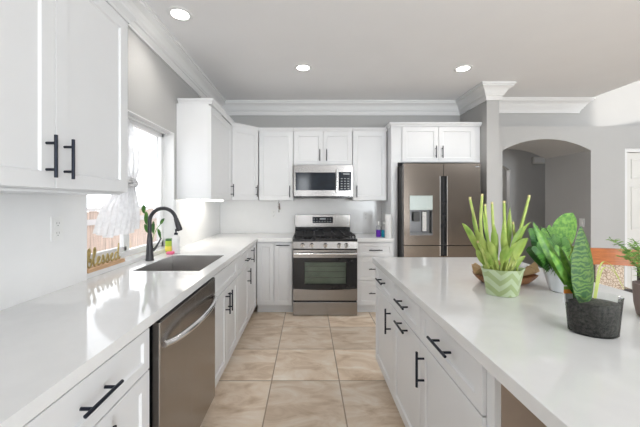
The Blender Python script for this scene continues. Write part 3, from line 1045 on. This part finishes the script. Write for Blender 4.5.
MB().box(1.345, 1.40, FY + 0.03, FY + 0.057, 1.0, 1.24, 0.006).build('dispenser_lever', M['chrome'], ld)
MB().box(1.955, 2.0, FY - 0.0012, FY, 1.758, 1.766).build('badge', M['mark'], rd)

# ================================================================== ISLAND
IX0, IX1, IY1, IY0 = 0.505, 1.557, 2.405, -0.25
tag(MB().box(IX0, IX1, IY0, IY1, 0.874, 0.914, 0.002).build('countertop', M['quartz']), 'large white quartz island countertop carrying the potted plants', 'countertop')
IFX = 0.53
U_I, N_I = (0, 1, 0), (-1, 0, 0)


def island_unit(label, y0, y1, kind):
    t = thing('island_cabinet', label, 'cabinet', (IFX, (y0 + y1) / 2, 0))
    xb = IFX + T
    toe = 0.12
    MB().box(xb, 1.15, y0, y1, toe, ZT).build('body', M['cab'], t)
    MB().box(xb + 0.06, 1.15, y0, y1, 0, toe).build('toe_kick', M['cab'], t)
    g = 0.002

    def front(nm, z0, z1, rail, c, ax):
        f = MB().shaker((xb, y0 + g, z0), U_I, N_I, y1 - y0 - 2 * g, z1 - z0, T, rail).build(nm, M['cab'], t)
        MB().pull((IFX, c[0], c[1]), ax, N_I).build('handle', M['pull'], f, SM)
    m = (y0 + y1) / 2
    front('drawer', 0.70, 0.862, 0.042, (m, 0.79), (0, 1, 0))
    if kind == 'pull_out':
        front('pull_out_front', 0.125, 0.694, 0.055, (m, 0.665), (0, 1, 0))
    elif kind == 'near':
        front('door', 0.125, 0.694, 0.055, (y0 + 0.05, 0.585), (0, 0, 1))
    else:
        front('door', 0.125, 0.694, 0.055, (y1 - 0.05, 0.585), (0, 0, 1))
    return t


island_unit('white island cabinet at the far end, with drawer and door', 1.906, 2.395, 'near')
island_unit('white island cabinet in the middle, with two horizontal black pulls', 1.4426, 1.906, 'pull_out')
island_unit('white island cabinet nearest the camera, beside the open knee space', 0.9256, 1.4426, 'far')
spn = tag(MB().box(IFX + 0.012, 1.15, 0.885, 0.9246, 0.0, ZT).build('side_panel', M['cab']), 'white side panel closing the island cabinets at the open knee space', 'panel')
MB().box(IFX + 0.03, 1.098, 0.881, 0.8849, 0.0, ZT - 0.001).build('inner_lining', mat('tan_laminate', (0.42, 0.33, 0.26), 0.5, scale=6, var=0.1), spn)
tag(MB().box(1.10, 1.15, -0.2, 0.884, 0.0, ZT).build('back_panel', M['cab']), 'white back panel of the open knee space under the island top', 'panel')
tag(MB().box(IFX + 0.012, 1.15, -0.24, -0.2, 0.0, ZT).build('end_panel', M['cab']), 'white end panel carrying the near end of the island top', 'panel')

# ================================================================== CEILING LIGHTS
for (x, y, lb) in ((-0.948, 2.26, 'round recessed ceiling light over the sink side, nearest the left cabinets'),
                   (-0.05, 3.16, 'round recessed ceiling light in the middle, in front of the range'),
                   (1.617, 3.18, 'round recessed ceiling light in front of the refrigerator')):
    t = thing('ceiling_light', lb, 'light', (x, y, CZ), 'recessed ceiling lights')
    MB().lathe([(0.062, -0.001), (0.064, -0.006), (0.088, -0.005), (0.092, -0.0005)], (x, y, CZ), 32, cap=(False, False)).build('trim_ring', M['trim'], t, SM)
    MB().lathe([(0.064, -0.0005), (0.063, -0.004), (0.0, -0.0045)], (x, y, CZ), 32, cap=(True, False)).build('lens', M['lamp'], t)
    l = bpy.data.lights.new('downlight', 'SPOT')
    l.energy = 13
    l.spot_size = 2.4
    l.spot_blend = 0.8
    l.shadow_soft_size = 0.06
    l.color = (1, 0.96, 0.9)
    lo = bpy.data.objects.new('downlight', l)
    COL.objects.link(lo)
    lo.location = (0, 0, -0.03)
    lo.parent = t

hl = thing('ceiling_light', 'added, unseen round ceiling light in the room beyond the archway', 'light', (3.2, 6.5, 2.5))  # lens and point lamp added to lighten the room behind the far arch
MB().lathe([(0.14, -0.001), (0.13, -0.05), (0.0, -0.06)], (3.2, 6.5, 2.5), 24, cap=(False, False)).build('lens', M['lamp'], hl, SM)
l = bpy.data.lights.new('hall_fill', 'POINT')
l.energy = 16
l.shadow_soft_size = 0.12
lo = bpy.data.objects.new('hall_fill', l)
COL.objects.link(lo)
lo.location = (0, 0, -0.2)
lo.parent = hl

# ================================================================== OUTLETS, HOOK, SWITCH


def outlet(label, c, u, n, switch=False):
    c, u, n = V(c), V(u), V(n)
    t = thing('light_switch' if switch else 'wall_outlet', label, 'switch' if switch else 'outlet', c, None)

    def slab(w_, h_, d0, d1, dz=0.0, du=0.0):
        vs = []
        for d in (d0, d1):
            for (a, b) in ((-1, -1), (1, -1), (1, 1), (-1, 1)):
                vs.append(c + u * (a * w_ / 2 + du) + V((0, 0, b * h_ / 2 + dz)) + n * d)
        return vs, [(0, 1, 2, 3), (4, 5, 6, 7)] + [(k, (k + 1) % 4, (k + 1) % 4 + 4, k + 4) for k in range(4)]
    MB().add(*slab(0.072, 0.116, 0, 0.005)).build('cover_plate', M['white_plastic'], t)
    if switch:
        MB().add(*slab(0.033, 0.066, 0.004, 0.009)).build('rocker', M['white_plastic'], t)
    else:
        for dz in (-0.024, 0.024):
            f = MB().add(*slab(0.034, 0.03, 0.004, 0.0065, dz)).build('socket', M['white_plastic'], t)
            m = MB()
            for du in (-0.007, 0.007):
                m.add(*slab(0.002, 0.010, 0.006, 0.007, dz + 0.003, du))
            m.add(*slab(0.005, 0.004, 0.006, 0.007, dz - 0.009))
            m.build('slot', M['slot'], f)
    return t


outlet('white outlet on the left backsplash under the big wall cabinet', (WX + 0.018, 1.495, 1.22), (0, 1, 0), (1, 0, 0))
outlet('white outlet on the left backsplash beyond the window', (WX + 0.018, 3.18, 1.2), (0, 1, 0), (1, 0, 0))
outlet('white outlet on the back wall, left of the range', (-0.48, BY - 0.018, 1.186), (1, 0, 0), (0, -1, 0))
outlet('white outlet on the back wall, right of the range', (0.806, BY - 0.018, 1.15), (1, 0, 0), (0, -1, 0))
outlet('white light switch inside the archway on its right side', (3.71, 4.13, 1.07), (0, 1, 0), (-1, 0, 0), True)

hk = thing('hanging_corkscrew', 'small metal tool on a hook under the cabinet left of the microwave', 'tool', (-0.382, 4.0, 1.37))
MB().tube(smoothpath([(-0.382, 4.0, 1.37), (-0.382, 4.0, 1.35), (-0.392, 3.995, 1.338), (-0.382, 3.99, 1.33), (-0.372, 3.99, 1.338)], 4), 0.0025, 8).build('hook', M['pull'], hk, SM)
MB().tube(smoothpath([(-0.382, 3.99, 1.332), (-0.387, 3.99, 1.30), (-0.380, 3.99, 1.26), (-0.382, 3.99, 1.215)], 4), [0.006] * 4 + [0.010] * 5 + [0.007] * 4, 8).build('body', M['steel'], hk, SM)
MB().tube([(-0.372, 3.99, 1.33), (-0.366, 3.992, 1.25)], 0.005, 8).build('handle', mat('brown_grip', (0.16, 0.09, 0.06), 0.5), hk, SM)

ch = thing('door_chime', 'small pale box high on the wall beyond the archway', 'chime', (4.29, 5.7, 2.12))
MB().box(4.18, 4.40, 5.65, 5.699, 2.06, 2.19, 0.01).build('cover', M['door'], ch)
MB().box(4.20, 4.38, 5.645, 5.652, 2.085, 2.165, 0.004).build('grille', M['trim'], ch)

# ================================================================== CURTAIN
cu = thing('sheer_curtain', 'white sheer curtain knotted in the middle, hanging in the kitchen window', 'curtain', (-1.285, 2.05, WZ1 - 0.02))
# (z, y0, y1) outline from top to hem
OUT = [(1.975, 1.72, 2.20), (1.90, 1.74, 2.29), (1.80, 1.78, 2.36), (1.70, 1.83, 2.385), (1.60, 1.93, 2.36), (1.53, 2.03, 2.31), (1.48, 2.09, 2.285),
       (1.43, 2.06, 2.30), (1.37, 2.0, 2.33), (1.30, 1.93, 2.36), (1.22, 1.89, 2.36), (1.14, 1.85, 2.35)]
rows = []
NC = 72


def interp(z):
    for a, b in zip(OUT, OUT[1:]):
        if b[0] <= z <= a[0]:
            f_ = (a[0] - z) / (a[0] - b[0])
            f_ = f_ * f_ * (3 - 2 * f_) * 0.5 + f_ * 0.5
            return a[1] + (b[1] - a[1]) * f_, a[2] + (b[2] - a[2]) * f_
    return OUT[-1][1:]


NR = 46
for i in range(NR):
    z = 1.975 - (1.975 - 1.14) * i / (NR - 1)
    y0, y1 = interp(z)
    wdt = y1 - y0
    amp = 0.010 + 0.012 * min(1, max(0, (1.48 - z) / 0.2)) + 0.008 * (1 - min(1, abs(z - 1.48) / 0.1))
    row = []
    for k in range(NC):
        t_ = k / (NC - 1)
        zz = z
        if z < 1.46:
            zz = z + (1.46 - z) / 0.32 * (0.009 * math.sin(t_ * 14 + 1) + 0.06 * (t_ - 0.5) ** 2 * 2 - 0.02)
        row.append((-1.30 + amp * math.sin(t_ * 2 * PI * 8 + 0.6 * math.sin(z * 9)) + 0.004 * math.sin(t_ * 41 + z * 13), y0 + wdt * t_, zz))
    rows.append(row)
MB().sheet(rows).build('panel', M['sheer'], cu, 3.2)
MB().tube([(-1.30, WY0 + 0.009, 1.972), (-1.30, WY1 - 0.009, 1.972)], 0.006, 10).build('rod', M['trim'], cu, SM)
kn = MB()
for j in range(3):
    kn.tube([(-1.30 + 0.036 * math.cos(a), 2.187 + 0.105 * math.sin(a), 1.47 + j * 0.016 + 0.012 * math.sin(2 * a + j)) for a in [2 * PI * i / 18 for i in range(19)]], 0.013, 8)
kn.build('knot', M['sheer'], cu, 3.2)

# ================================================================== WINDOW SILL THINGS
# wooden sign with metal script
sx = -1.262
sg = thing('word_sign', 'gold script sign reading blessed on a wooden base in the window', 'sign', (sx, 1.9, 0.9455))
MB().box(sx - 0.022, sx + 0.022, 1.725, 2.07, 0.9455, 0.968, 0.002).build('base', M['wood'], sg)
W = []
# one cursive stroke per letter, x runs along the word, 1.0 = height of the small letters
W.append([(0.0, 0.25), (0.25, 0.9), (0.5, 1.75), (0.42, 2.15), (0.22, 1.9), (0.15, 1.1), (0.12, 0.35), (0.3, 0.02), (0.6, 0.12), (0.72, 0.55), (0.55, 0.92), (0.36, 0.75), (0.6, 0.6), (0.9, 0.75)])
W.append([(0.85, 0.72), (1.1, 1.1), (1.3, 1.75), (1.22, 2.15), (1.06, 1.95), (1.0, 1.2), (1.02, 0.35), (1.2, 0.03), (1.45, 0.25)])
W.append([(1.42, 0.22), (1.75, 0.5), (1.95, 0.85), (1.8, 1.0), (1.62, 0.75), (1.62, 0.3), (1.82, 0.02), (2.12, 0.2)])
W.append([(2.1, 0.18), (2.35, 0.6), (2.48, 1.05), (2.62, 0.6), (2.66, 0.2), (2.48, 0.02), (2.32, 0.15), (2.6, 0.12), (2.9, 0.25)])
W.append([(2.88, 0.22), (3.1, 0.6), (3.23, 1.05), (3.37, 0.6), (3.41, 0.2), (3.23, 0.02), (3.07, 0.15), (3.35, 0.12), (3.65, 0.25)])
W.append([(3.62, 0.22), (3.92, 0.5), (4.12, 0.85), (3.97, 1.0), (3.79, 0.75), (3.79, 0.3), (4.0, 0.02), (4.3, 0.2)])
W.append([(5.0, 0.85), (4.75, 1.0), (4.52, 0.7), (4.5, 0.25), (4.7, 0.02), (4.95, 0.25), (5.1, 0.9), (5.22, 1.7), (5.25, 2.1), (5.12, 1.3), (5.12, 0.4), (5.25, 0.05), (5.5, 0.25)])
for st in W:
    pts = [(sx, 1.738 + p[0] * 0.0565, 0.971 + p[1] * 0.050) for p in st]
    MB().tube(smoothpath(pts, 5), 0.0048, 8).build('letter', M['gold'], sg, SM)

# sprig in a small glass on the sill
sp = thing('leafy_sprig', 'leafy green sprig in a small glass on the window sill behind the faucet', 'plant', (-1.262, 2.44, 0.9455))
MB().lathe([(0.018, 0.0), (0.022, 0.004), (0.022, 0.05), (0.012, 0.065), (0.012, 0.085)], (-1.262, 2.44, 0.9455), 18, cap=(True, False)).build('glass', M['glass'], sp, SM)


def leaf(mb, base, tip, width, side, bend=0.0, n=9, fold=0.15, shape=0.8, belly=0.45, droop=(0, 0, -1)):
    """a leaf blade from base to tip, bowed by bend along droop, folded along its midrib; side = direction of its width"""
    b, t, s_ = V(base), V(tip), V(side).normalized()
    ax = (t - b)
    s_ = (s_ - ax.normalized() * s_.dot(ax.normalized())).normalized()
    nn = ax.normalized().cross(s_)
    rows = []
    for i in range(n + 1):
        u_ = i / n
        c = b + ax * u_ - V(droop) * (bend * 4 * u_ * (1 - u_)) 
        k = u_ ** (math.log(0.5) / math.log(belly))
        w_ = width * 0.5 * max(0.03, math.sin(PI * min(0.999, max(0.001, k))) ** shape)
        rows.append([c - s_ * w_ + nn * w_ * fold, c - s_ * w_ * 0.5 + nn * w_ * fold * 0.35, c, c + s_ * w_ * 0.5 + nn * w_ * fold * 0.35, c + s_ * w_ + nn * w_ * fold])
    mb.sheet(rows)
    return mb


stem = smoothpath([(-1.262, 2.440, 0.96), (-1.267, 2.420, 1.08), (-1.257, 2.380, 1.2), (-1.267, 2.350, 1.30)], 5)
MB().tube(stem, 0.003, 6).tube(smoothpath([(-1.262, 2.440, 0.96), (-1.247, 2.480, 1.1), (-1.227, 2.580, 1.19)], 5), 0.003, 6).build('stem', M['leaf_mid'], sp, SM)
for (b_, t_, w_) in (((-1.267, 2.360, 1.26), (-1.257, 2.330, 1.33), 0.05), ((-1.262, 2.390, 1.17), (-1.247, 2.350, 1.28), 0.055), ((-1.257, 2.410, 1.10), (-1.267, 2.360, 1.18), 0.045),
                     ((-1.252, 2.470, 1.09), (-1.237, 2.440, 1.2), 0.045), ((-1.237, 2.550, 1.16), (-1.227, 2.610, 1.21), 0.035), ((-1.242, 2.520, 1.13), (-1.217, 2.520, 1.04), 0.04)):
    leaf(MB(), b_, t_, w_ * 0.78, (0.4, 1, 0.2), 0.006).build('leaf', M['leaf_dark'], sp, 3.2)

# soap bottle, green scrubber pack, pink sponge
bp = (-1.125, 2.60, 0.9145)
bo = thing('soap_bottle', 'white soap bottle with black pump beside the sink', 'bottle', bp)
MB().lathe([(0.030, 0.0), (0.033, 0.004), (0.033, 0.115), (0.028, 0.135), (0.014, 0.15), (0.014, 0.158)], bp, 24).build('body', M['white_plastic'], bo, SM)
MB().lathe([(0.015, 0.157), (0.015, 0.172), (0.006, 0.174), (0.006, 0.195)], bp, 16).tube([(bp[0], bp[1], bp[2] + 0.195), (bp[0] + 0.008, bp[1] - 0.004, bp[2] + 0.203), (bp[0] + 0.04, bp[1] - 0.01, bp[2] + 0.199)], [0.010, 0.009, 0.005], 8).build('pump', M['pull'], bo, SM)
gp = (-1.19, 2.62, 0.9145)
go = thing('scrubber_tub', 'lime green and yellow tub standing left of the white soap bottle', 'tub', gp)
MB().lathe([(0.030, 0.0), (0.032, 0.004), (0.034, 0.10), (0.030, 0.104)], gp, 22).build('body', M['lime'], go, SM)
MB().lathe([(0.0345, 0.02), (0.0355, 0.03), (0.0358, 0.055), (0.0352, 0.06)], gp, 22, cap=(False, False)).build('label_band', M['yellow'], go, SM)
MB().lathe([(0.033, 0.104), (0.033, 0.118), (0.026, 0.122)], gp, 22).build('lid', M['leaf_dark'], go, SM)
so = MB().box(-1.178, -1.118, 2.525, 2.565, 0.9145, 0.937, 0.008).build('sponge', M['pink'])
tag(so, 'pink sponge lying between faucet and white soap bottle', 'sponge')

# ================================================================== RIGHT COUNTER THINGS


def spray_bottle(x, y, liquid, label):
    p = (x, y, 0.9145)
    t = thing('soap_bottle', label, 'bottle', p, 'clear bottles right of the range')
    MB().lathe([(0.027, 0.0), (0.029, 0.004), (0.029, 0.085)], p, 22).build('liquid', liquid, t, SM)
    MB().lathe([(0.0295, 0.0), (0.0305, 0.004), (0.0305, 0.10), (0.024, 0.125), (0.012, 0.14), (0.012, 0.155)], p, 22, cap=(False, False)).build('bottle', M['glass'], t, SM)
    MB().lathe([(0.013, 0.15), (0.013, 0.175), (0.008, 0.18), (0.008, 0.195)], p, 16).build('cap', M['white_plastic'], t, SM)


spray_bottle(0.887, 3.84, M['purple'], 'clear bottle of purple liquid on the counter right of the range')
spray_bottle(0.948, 3.82, M['teal'], 'clear bottle of blue liquid on the counter beside the paper towels')
pt = thing('paper_towel_roll', 'upright white paper towel roll beside the refrigerator panel', 'paper towels', (0.984, 3.725, 0.9145))
MB().lathe([(0.044, 0.004), (0.046, 0.008), (0.046, 0.282), (0.044, 0.286), (0.019, 0.286), (0.018, 0.27)], (0.984, 3.725, 0.9145), 30, cap=(True, True)).build('roll', M['paper'], pt, SM)
MB().lathe([(0.044, 0.0), (0.044, 0.004)], (0.984, 3.725, 0.9145), 30).build('base', M['white_plastic'], pt, SM)

# ================================================================== PLANTS ON THE ISLAND
IZ = 0.9145
# --- plant in the green chevron wrap
P1 = V((0.918, 1.44, IZ))
p1 = thing('potted_stalk_plant', 'light green plant with tall cut stalks in a green chevron-wrapped pot', 'plant', P1)


def wobble(a, z):
    return 1 + 0.05 * math.cos(4 * a) + 0.03 * math.cos(7 * a + 1) * (z / 0.12)


MB().lathe([(0.066, 0.0), (0.070, 0.003), (0.077, 0.05), (0.088, 0.105), (0.095, 0.125), (0.091, 0.124), (0.082, 0.10), (0.072, 0.098)], P1, 36, sy=0.75, wob=wobble).build('pot_wrap', M['chevron'], p1, 0.5)
MB().lathe([(0.080, 0.099), (0.05, 0.106), (0.0, 0.108)], P1, 24, sy=0.75, cap=(False, False)).build('soil', M['soil'], p1)
SCL = 209.0


def q1(px, py, dy=0.0):
    d = 1.455 + dy
    return V(((px - 308) * d / 305, d, 1.35 - (py - 202) * d / 305))


stalks = [((486, 273), (478, 235), (470, 199), 0.02), ((490, 273), (481, 230), (482, 196), -0.02), ((494, 273), (488, 240), (485, 206), 0.03),
          ((498, 274), (494, 240), (492, 204), 0.01), ((504, 273), (505, 240), (504, 203), -0.01), ((509, 273), (519, 235), (529, 197), 0.01),
          ((490, 275), (484, 255), (478, 243), -0.04), ((514, 273), (515, 245), (513, 224), 0.04)]
for (a, b, c, dy) in stalks:
    pa = smoothpath([q1(*a, dy * 0.4), q1(*b, dy), q1(*c, dy)], 6)
    s_ = MB().tube(pa, [0.0085 - 0.0030 * i / len(pa) for i in range(len(pa))], 8).build('stalk', M['stalk'], p1, SM)
    MB().tube([pa[-1], pa[-1] + V((0, 0, 0.010))], 0.0055, 8).build('cut_tip', M['stalktip'], s_, SM)
leaves1 = [((484, 262), (462, 223), 0.040, -0.05, 0.02), ((483, 255), (472, 212), 0.036, 0.02, 0.0), ((486, 262), (476, 229), 0.045, -0.03, 0.01), ((490, 265), (480, 233), 0.05, -0.06, 0.0),
           ((492, 262), (483, 210), 0.032, 0.03, 0.0), ((495, 268), (494, 224), 0.04, -0.05, 0.01), ((498, 268), (488, 241), 0.045, -0.07, 0.015), ((502, 266), (505, 211), 0.034, 0.02, 0.0),
           ((506, 268), (503, 228), 0.04, -0.05, 0.01), ((508, 266), (524, 226), 0.05, -0.04, 0.015), ((511, 266), (531, 222), 0.036, 0.0, 0.03), ((508, 262), (510, 207), 0.03, 0.05, 0.0),
           ((512, 268), (528, 238), 0.07, -0.05, 0.02), ((505, 268), (517, 242), 0.05, -0.08, 0.01), ((500, 270), (508, 245), 0.045, -0.09, 0.01), ((488, 270), (476, 250), 0.045, -0.05, 0.01),
           ((494, 270), (486, 252), 0.04, -0.08, 0.01), ((516, 266), (519, 230), 0.03, 0.03, 0.0), ((514, 272), (526, 256), 0.04, -0.02, 0.012), ((497, 266), (498, 233), 0.036, 0.04, 0.0), ((506, 262), (511, 215), 0.034, 0.03, 0.0)]
for i, (a, b, w_, dy, bend) in enumerate(leaves1):
    sd = (1, 0.5 * math.sin(i * 2.1), 0.2 * math.cos(i * 1.7))
    pa_, pb_ = q1(*a, dy * 0.3), q1(*b, dy)
    pc_ = pa_ + (pb_ - pa_) * 0.2
    MB().tube(smoothpath([V((pa_.x * 0.6 + P1.x * 0.4, pa_.y, IZ + 0.1)), (pa_ + pc_) / 2 + V((0, 0, -0.012)), pc_ + (pb_ - pc_) * 0.08], 4), 0.0042, 7).build('stem', M['stalk'], p1, SM)
    leaf(MB(), pc_, pb_, w_ * 0.74, sd, bend, fold=0.3, belly=0.42).build('leaf', M['leaf_lime'], p1, 3.2)

# --- brown dish with kraft paper behind it
P2 = V((1.05, 1.64, IZ))
p2 = thing('leaf_shaped_dish', 'shallow brown dish standing behind the chevron-wrapped pot', 'dish', P2)
MB().lathe([(0.09, 0.0), (0.12, 0.006), (0.150, 0.03), (0.165, 0.048), (0.160, 0.049), (0.142, 0.034), (0.10, 0.014), (0.0, 0.012)], P2, 40, sx=1.0, sy=0.62, cap=(True, False),
           wob=lambda a, z: 1 + 0.05 * math.cos(3 * a) + 0.03 * math.cos(5 * a + 2)).build('dish', M['bowl'], p2, SM)
kp_ = MB()
kx0 = P2 + V((0, 0, 0.015))
rows = []
for i in range(9):
    r_ = 0.03 + 0.135 * i / 8
    rows.append([(P2.x + 0.01 + r_ * 1.05 * math.cos(a), P2.y + r_ * 0.58 * math.sin(a), P2.z + 0.034 + 0.05 * (i / 8) ** 1.3 + 0.018 * (i / 8) * math.sin(a * 5 + 1) + 0.012 * (i / 8) * math.sin(a * 9))
                 for a in [2 * PI * k / 40 for k in range(41)]])
kp_o = MB().sheet(rows).build('crumpled_paper', M['kraft'])
kp_o.modifiers.new('thick', 'SOLIDIFY').thickness = 0.0015
tag(kp_o, 'crumpled tan kraft paper lying in the brown dish', 'paper')

# --- white pot with dark leafy plant
P3 = V((1.232, 1.49, IZ))
p3 = thing('potted_leaf_plant', 'dark green leafy plant with one broad oval leaf in a white foil pot', 'plant', P3)
MB().lathe([(0.036, 0.0), (0.043, 0.004), (0.056, 0.06), (0.068, 0.115), (0.076, 0.135), (0.073, 0.134), (0.065, 0.112), (0.058, 0.108)], P3, 40,
           wob=lambda a, z: 1 + (0.015 + 0.05 * z / 0.135) * math.cos(8 * a) + 0.04 * (z / 0.135) * math.cos(3 * a)).build('pot', M['whitepot'], p3, 0.6)
MB().lathe([(0.061, 0.109), (0.04, 0.114), (0.0, 0.115)], P3, 24, cap=(False, False)).build('soil', M['soil'], p3)


def q3(px, py, dy=0.0):
    d = 1.50 + dy
    return V(((px - 308) * d / 305, d, 1.35 - (py - 202) * d / 305))


big = MB()
leaf(big, q3(555, 262, 0.02), q3(573, 213, 0.04), 0.145, (1, 0.15, -0.25), 0.01, n=14, fold=0.12, shape=0.55, belly=0.55)
bo_ = big.build('broad_leaf', M['leaf_mid'], p3, 3.2)
MB().tube(smoothpath([q3(556, 272), q3(555, 266, 0.015), q3(555, 261, 0.02)], 5), 0.004, 6).build('stem', M['leaf_dark'], bo_, SM)
lv = [((548, 272), (531, 231), 0.11, -0.03), ((549, 272), (526, 250), 0.08, -0.06), ((550, 272), (541, 226), 0.05, 0.03), ((552, 270), (533, 221), 0.045, 0.0)]
for i, (a, b, w_, dy) in enumerate(lv):
    leaf(MB(), q3(*a, dy * 0.3), q3(*b, dy), w_, (0.8, 0.7, 0.4), 0.03, n=12, fold=0.25, belly=0.5).build('leaf', M['leaf_dark'], p3, 3.2)
fr_ = [((551, 270), (540, 248), (533, 228), -0.05), ((553, 270), (549, 248), (539, 232), -0.02), ((555, 270), (556, 250), (550, 238), -0.08), ((556, 272), (563, 256), (572, 246), -0.03),
       ((558, 272), (566, 262), (578, 258), -0.05), ((554, 272), (560, 262), (566, 252), -0.10), ((553, 272), (545, 256), (536, 246), -0.09), ((555, 270), (553, 244), (546, 228), 0.0), ((557, 271), (562, 250), (561, 238), -0.04), ((556, 271), (560, 262), (560, 247), -0.12)]
for j, (a, b, c, dy) in enumerate(fr_):
    pth = smoothpath([q3(*a, dy * 0.2), q3(*b, dy), q3(*c, dy)], 8)
    f_ = MB().tube(pth, 0.0022, 6).build('frond', M['leaf_dark'], p3, SM)
    m = MB()
    for i in range(2, len(pth) - 1, 1):
        ax = (pth[i + 1] - pth[i]).normalized()
        for s_ in (-1, 1):
            sd = ax.cross(V((0, -1, 0.2))).normalized() * s_
            L_ = 0.05 * (1 - 0.5 * i / len(pth))
            leaf(m, pth[i], pth[i] + sd * L_ + ax * L_ * 0.5, L_ * 0.42, ax, 0.004, n=5, fold=0.2)
    m.build('leaflets', M['leaf_mid' if j % 2 else 'leaf_dark'], f_, 3.2)

# --- glass pot with snake plant
P4 = V((0.945, 1.012, IZ))
p4 = thing('potted_snake_plant', 'banded snake plant leaf in an oval clear glass pot full of dark soil', 'plant', P4)
MB().lathe([(0.0, 0.0), (0.058, 0.0), (0.065, 0.006), (0.074, 0.122), (0.0755, 0.128), (0.0735, 0.128)], P4, 40, sx=1.02, sy=0.72, cap=(False, False)).build('glass_pot', M['potglass'], p4, SM).rotation_euler = (0, 0, -0.35)
MB().lathe([(0.058, 0.006), (0.062, 0.012), (0.0685, 0.106), (0.05, 0.109), (0.02, 0.112), (0.0, 0.113)], P4, 40, sx=1.0, sy=0.70, cap=(True, False),
           wob=lambda a, z: 1 + (0.008 * math.cos(9 * a) if z < 0.09 else 0)).build('soil', M['soilglass'], p4, SM).rotation_euler = (0, 0, -0.35)


def q4(px, py, dy=0.0):
    d = 1.012 + dy
    return V(((px - 308) * d / 305, d, 1.35 - (py - 202) * d / 305))


leaf(MB(), q4(588, 310, -0.015), q4(581, 226, -0.01), 0.118, (1, 0.35, 0.0), 0.014, droop=(-1, 0, 0), n=22, fold=0.3, shape=0.75, belly=0.42).build('leaf', M['leaf_snake'], p4, 3.2)
for (a, b, w_, dy, bend) in (((583, 308), (533, 223), 0.046, 0.06, 0.012), ((584, 307), (549, 250), 0.034, -0.02, 0.015), ((583, 307), (560, 246), 0.036, 0.03, 0.01), ((583, 307), (572, 264), 0.030, 0.0, 0.0)):
    leaf(MB(), q4(*a, 0.018), q4(*b, dy + 0.02), w_, (0.7, 0.2, 0.6), bend, n=16, fold=0.4, belly=0.5).build('leaf', M['leaf_mid'], p4, 3.2)
for pts in ([(594, 306), (602, 270), (614, 272), (624, 289)], [(593, 306), (600, 266), (610, 264), (619, 278)], [(584, 306), (576, 262), (570, 242), (566, 238)], [(584, 306), (577, 252), (574, 246), (569, 258)]):
    pth = smoothpath([q4(*p, 0.02) for p in pts], 7)
    rows = [[p + V((-1, 0.3, 0.3)) * 0.0030 * (1 - 0.7 * i / len(pth)), p + V((0, -0.0006, -0.0006)), p + V((1, -0.3, -0.3)) * 0.0030 * (1 - 0.7 * i / len(pth))] for i, p in enumerate(pth)]
    MB().sheet(rows).build('thin_leaf', M['leaf_edge'], p4, 3.2)
tg = MB().box(0.866, 0.898, 1.034, 1.0355, 1.01, 1.068).build('plant_tag', M['white_plastic'], p4)
MB().box(0.867, 0.897, 1.0325, 1.034, 1.04, 1.054).build('tag_band', M['tagorange'], tg)
MB().box(0.867, 0.897, 1.0325, 1.034, 1.054, 1.064).build('tag_top', M['taggreen'], tg)

# --- mauve pot with fern at the right edge
P5 = V((1.308, 1.145, IZ))
p5 = thing('potted_fern', 'feathery asparagus fern in a mauve ceramic pot at the island edge', 'plant', P5)
MB().lathe([(0.045, 0.0), (0.052, 0.004), (0.060, 0.05), (0.063, 0.11), (0.063, 0.125), (0.057, 0.125), (0.056, 0.108)], P5, 36).build('pot', M['mauve'], p5, SM)
MB().lathe([(0.057, 0.108), (0.03, 0.113), (0.0, 0.114)], P5, 24, cap=(False, False)).build('soil', M['soil'], p5)
for j in range(15):
    a = 2 * PI * j / 15 + R.uniform(-0.2, 0.2)
    sp_ = R.uniform(0.07, 0.14)
    hh_ = R.uniform(0.10, 0.19)
    b = P5 + V((0.02 * math.cos(a), 0.02 * math.sin(a), 0.11))
    tip = P5 + V((sp_ * math.cos(a), sp_ * math.sin(a), 0.11 + hh_))
    mid = (b + tip) / 2 + V((0, 0, 0.035))
    pth = smoothpath([b, mid, tip], 9)
    f_ = MB().tube(pth, 0.0014, 5).build('frond', M['leaf_fern'], p5, SM)
    m = MB()
    for i in range(3, len(pth)):
        for k in range(7):
            d_ = V((R.gauss(0, 1), R.gauss(0, 1), R.gauss(0.3, 0.7))).normalized()
            L_ = R.uniform(0.012, 0.026)
            leaf(m, pth[i], pth[i] + d_ * L_, 0.0035, d_.orthogonal(), 0.0, n=2, fold=0.1)
    m.build('needles', M['leaf_fern'], f_)

# ================================================================== DINING CHAIR
CP = V((2.99, 2.96, 0))
dc = thing('dining_chair', 'wooden dining chair with orange-brown top rail and woven back beyond the island', 'chair', CP)


def cbox(nm, x0, x1, y0, y1, z0, z1, m, ch=0.006, parent=None):
    return MB().box(CP.x + x0, CP.x + x1, CP.y + y0, CP.y + y1, z0, z1, ch).build(nm, m, parent or dc)


# back faces the camera (-y)
rl = MB()
rows = []
pts = [(-0.215 + 0.43 * i / 12, -0.02 + 0.03 * math.sin(PI * i / 12)) for i in range(13)]
out_ = [(CP.x + x, CP.y + y) for x, y in pts] + [(CP.x + x, CP.y + y + 0.026) for x, y in pts[::-1]]
rl.prism(out_, 'z', 0.735, 0.895)
rl.build('top_rail', M['chairwood'], dc)
for x in (-0.205, 0.165):
    cbox('back_post', x, x + 0.04, -0.012, 0.026, 0.45, 0.736, M['darkwood'])
    cbox('leg', x, x + 0.04, -0.012, 0.026, 0, 0.45, M['darkwood'])
    cbox('leg', x, x + 0.04, 0.38, 0.42, 0, 0.43, M['darkwood'])
cbox('back_panel', -0.16, 0.06, -0.004, 0.02, 0.50, 0.736, M['woven'], 0.004)
cbox('bottom_rail', -0.17, 0.17, -0.004, 0.02, 0.48, 0.51, M['darkwood'], 0.004)
cbox('seat', -0.215, 0.215, -0.02, 0.43, 0.43, 0.478, M['woven'], 0.012)
dc.rotation_euler = (0, 0, -0.35)
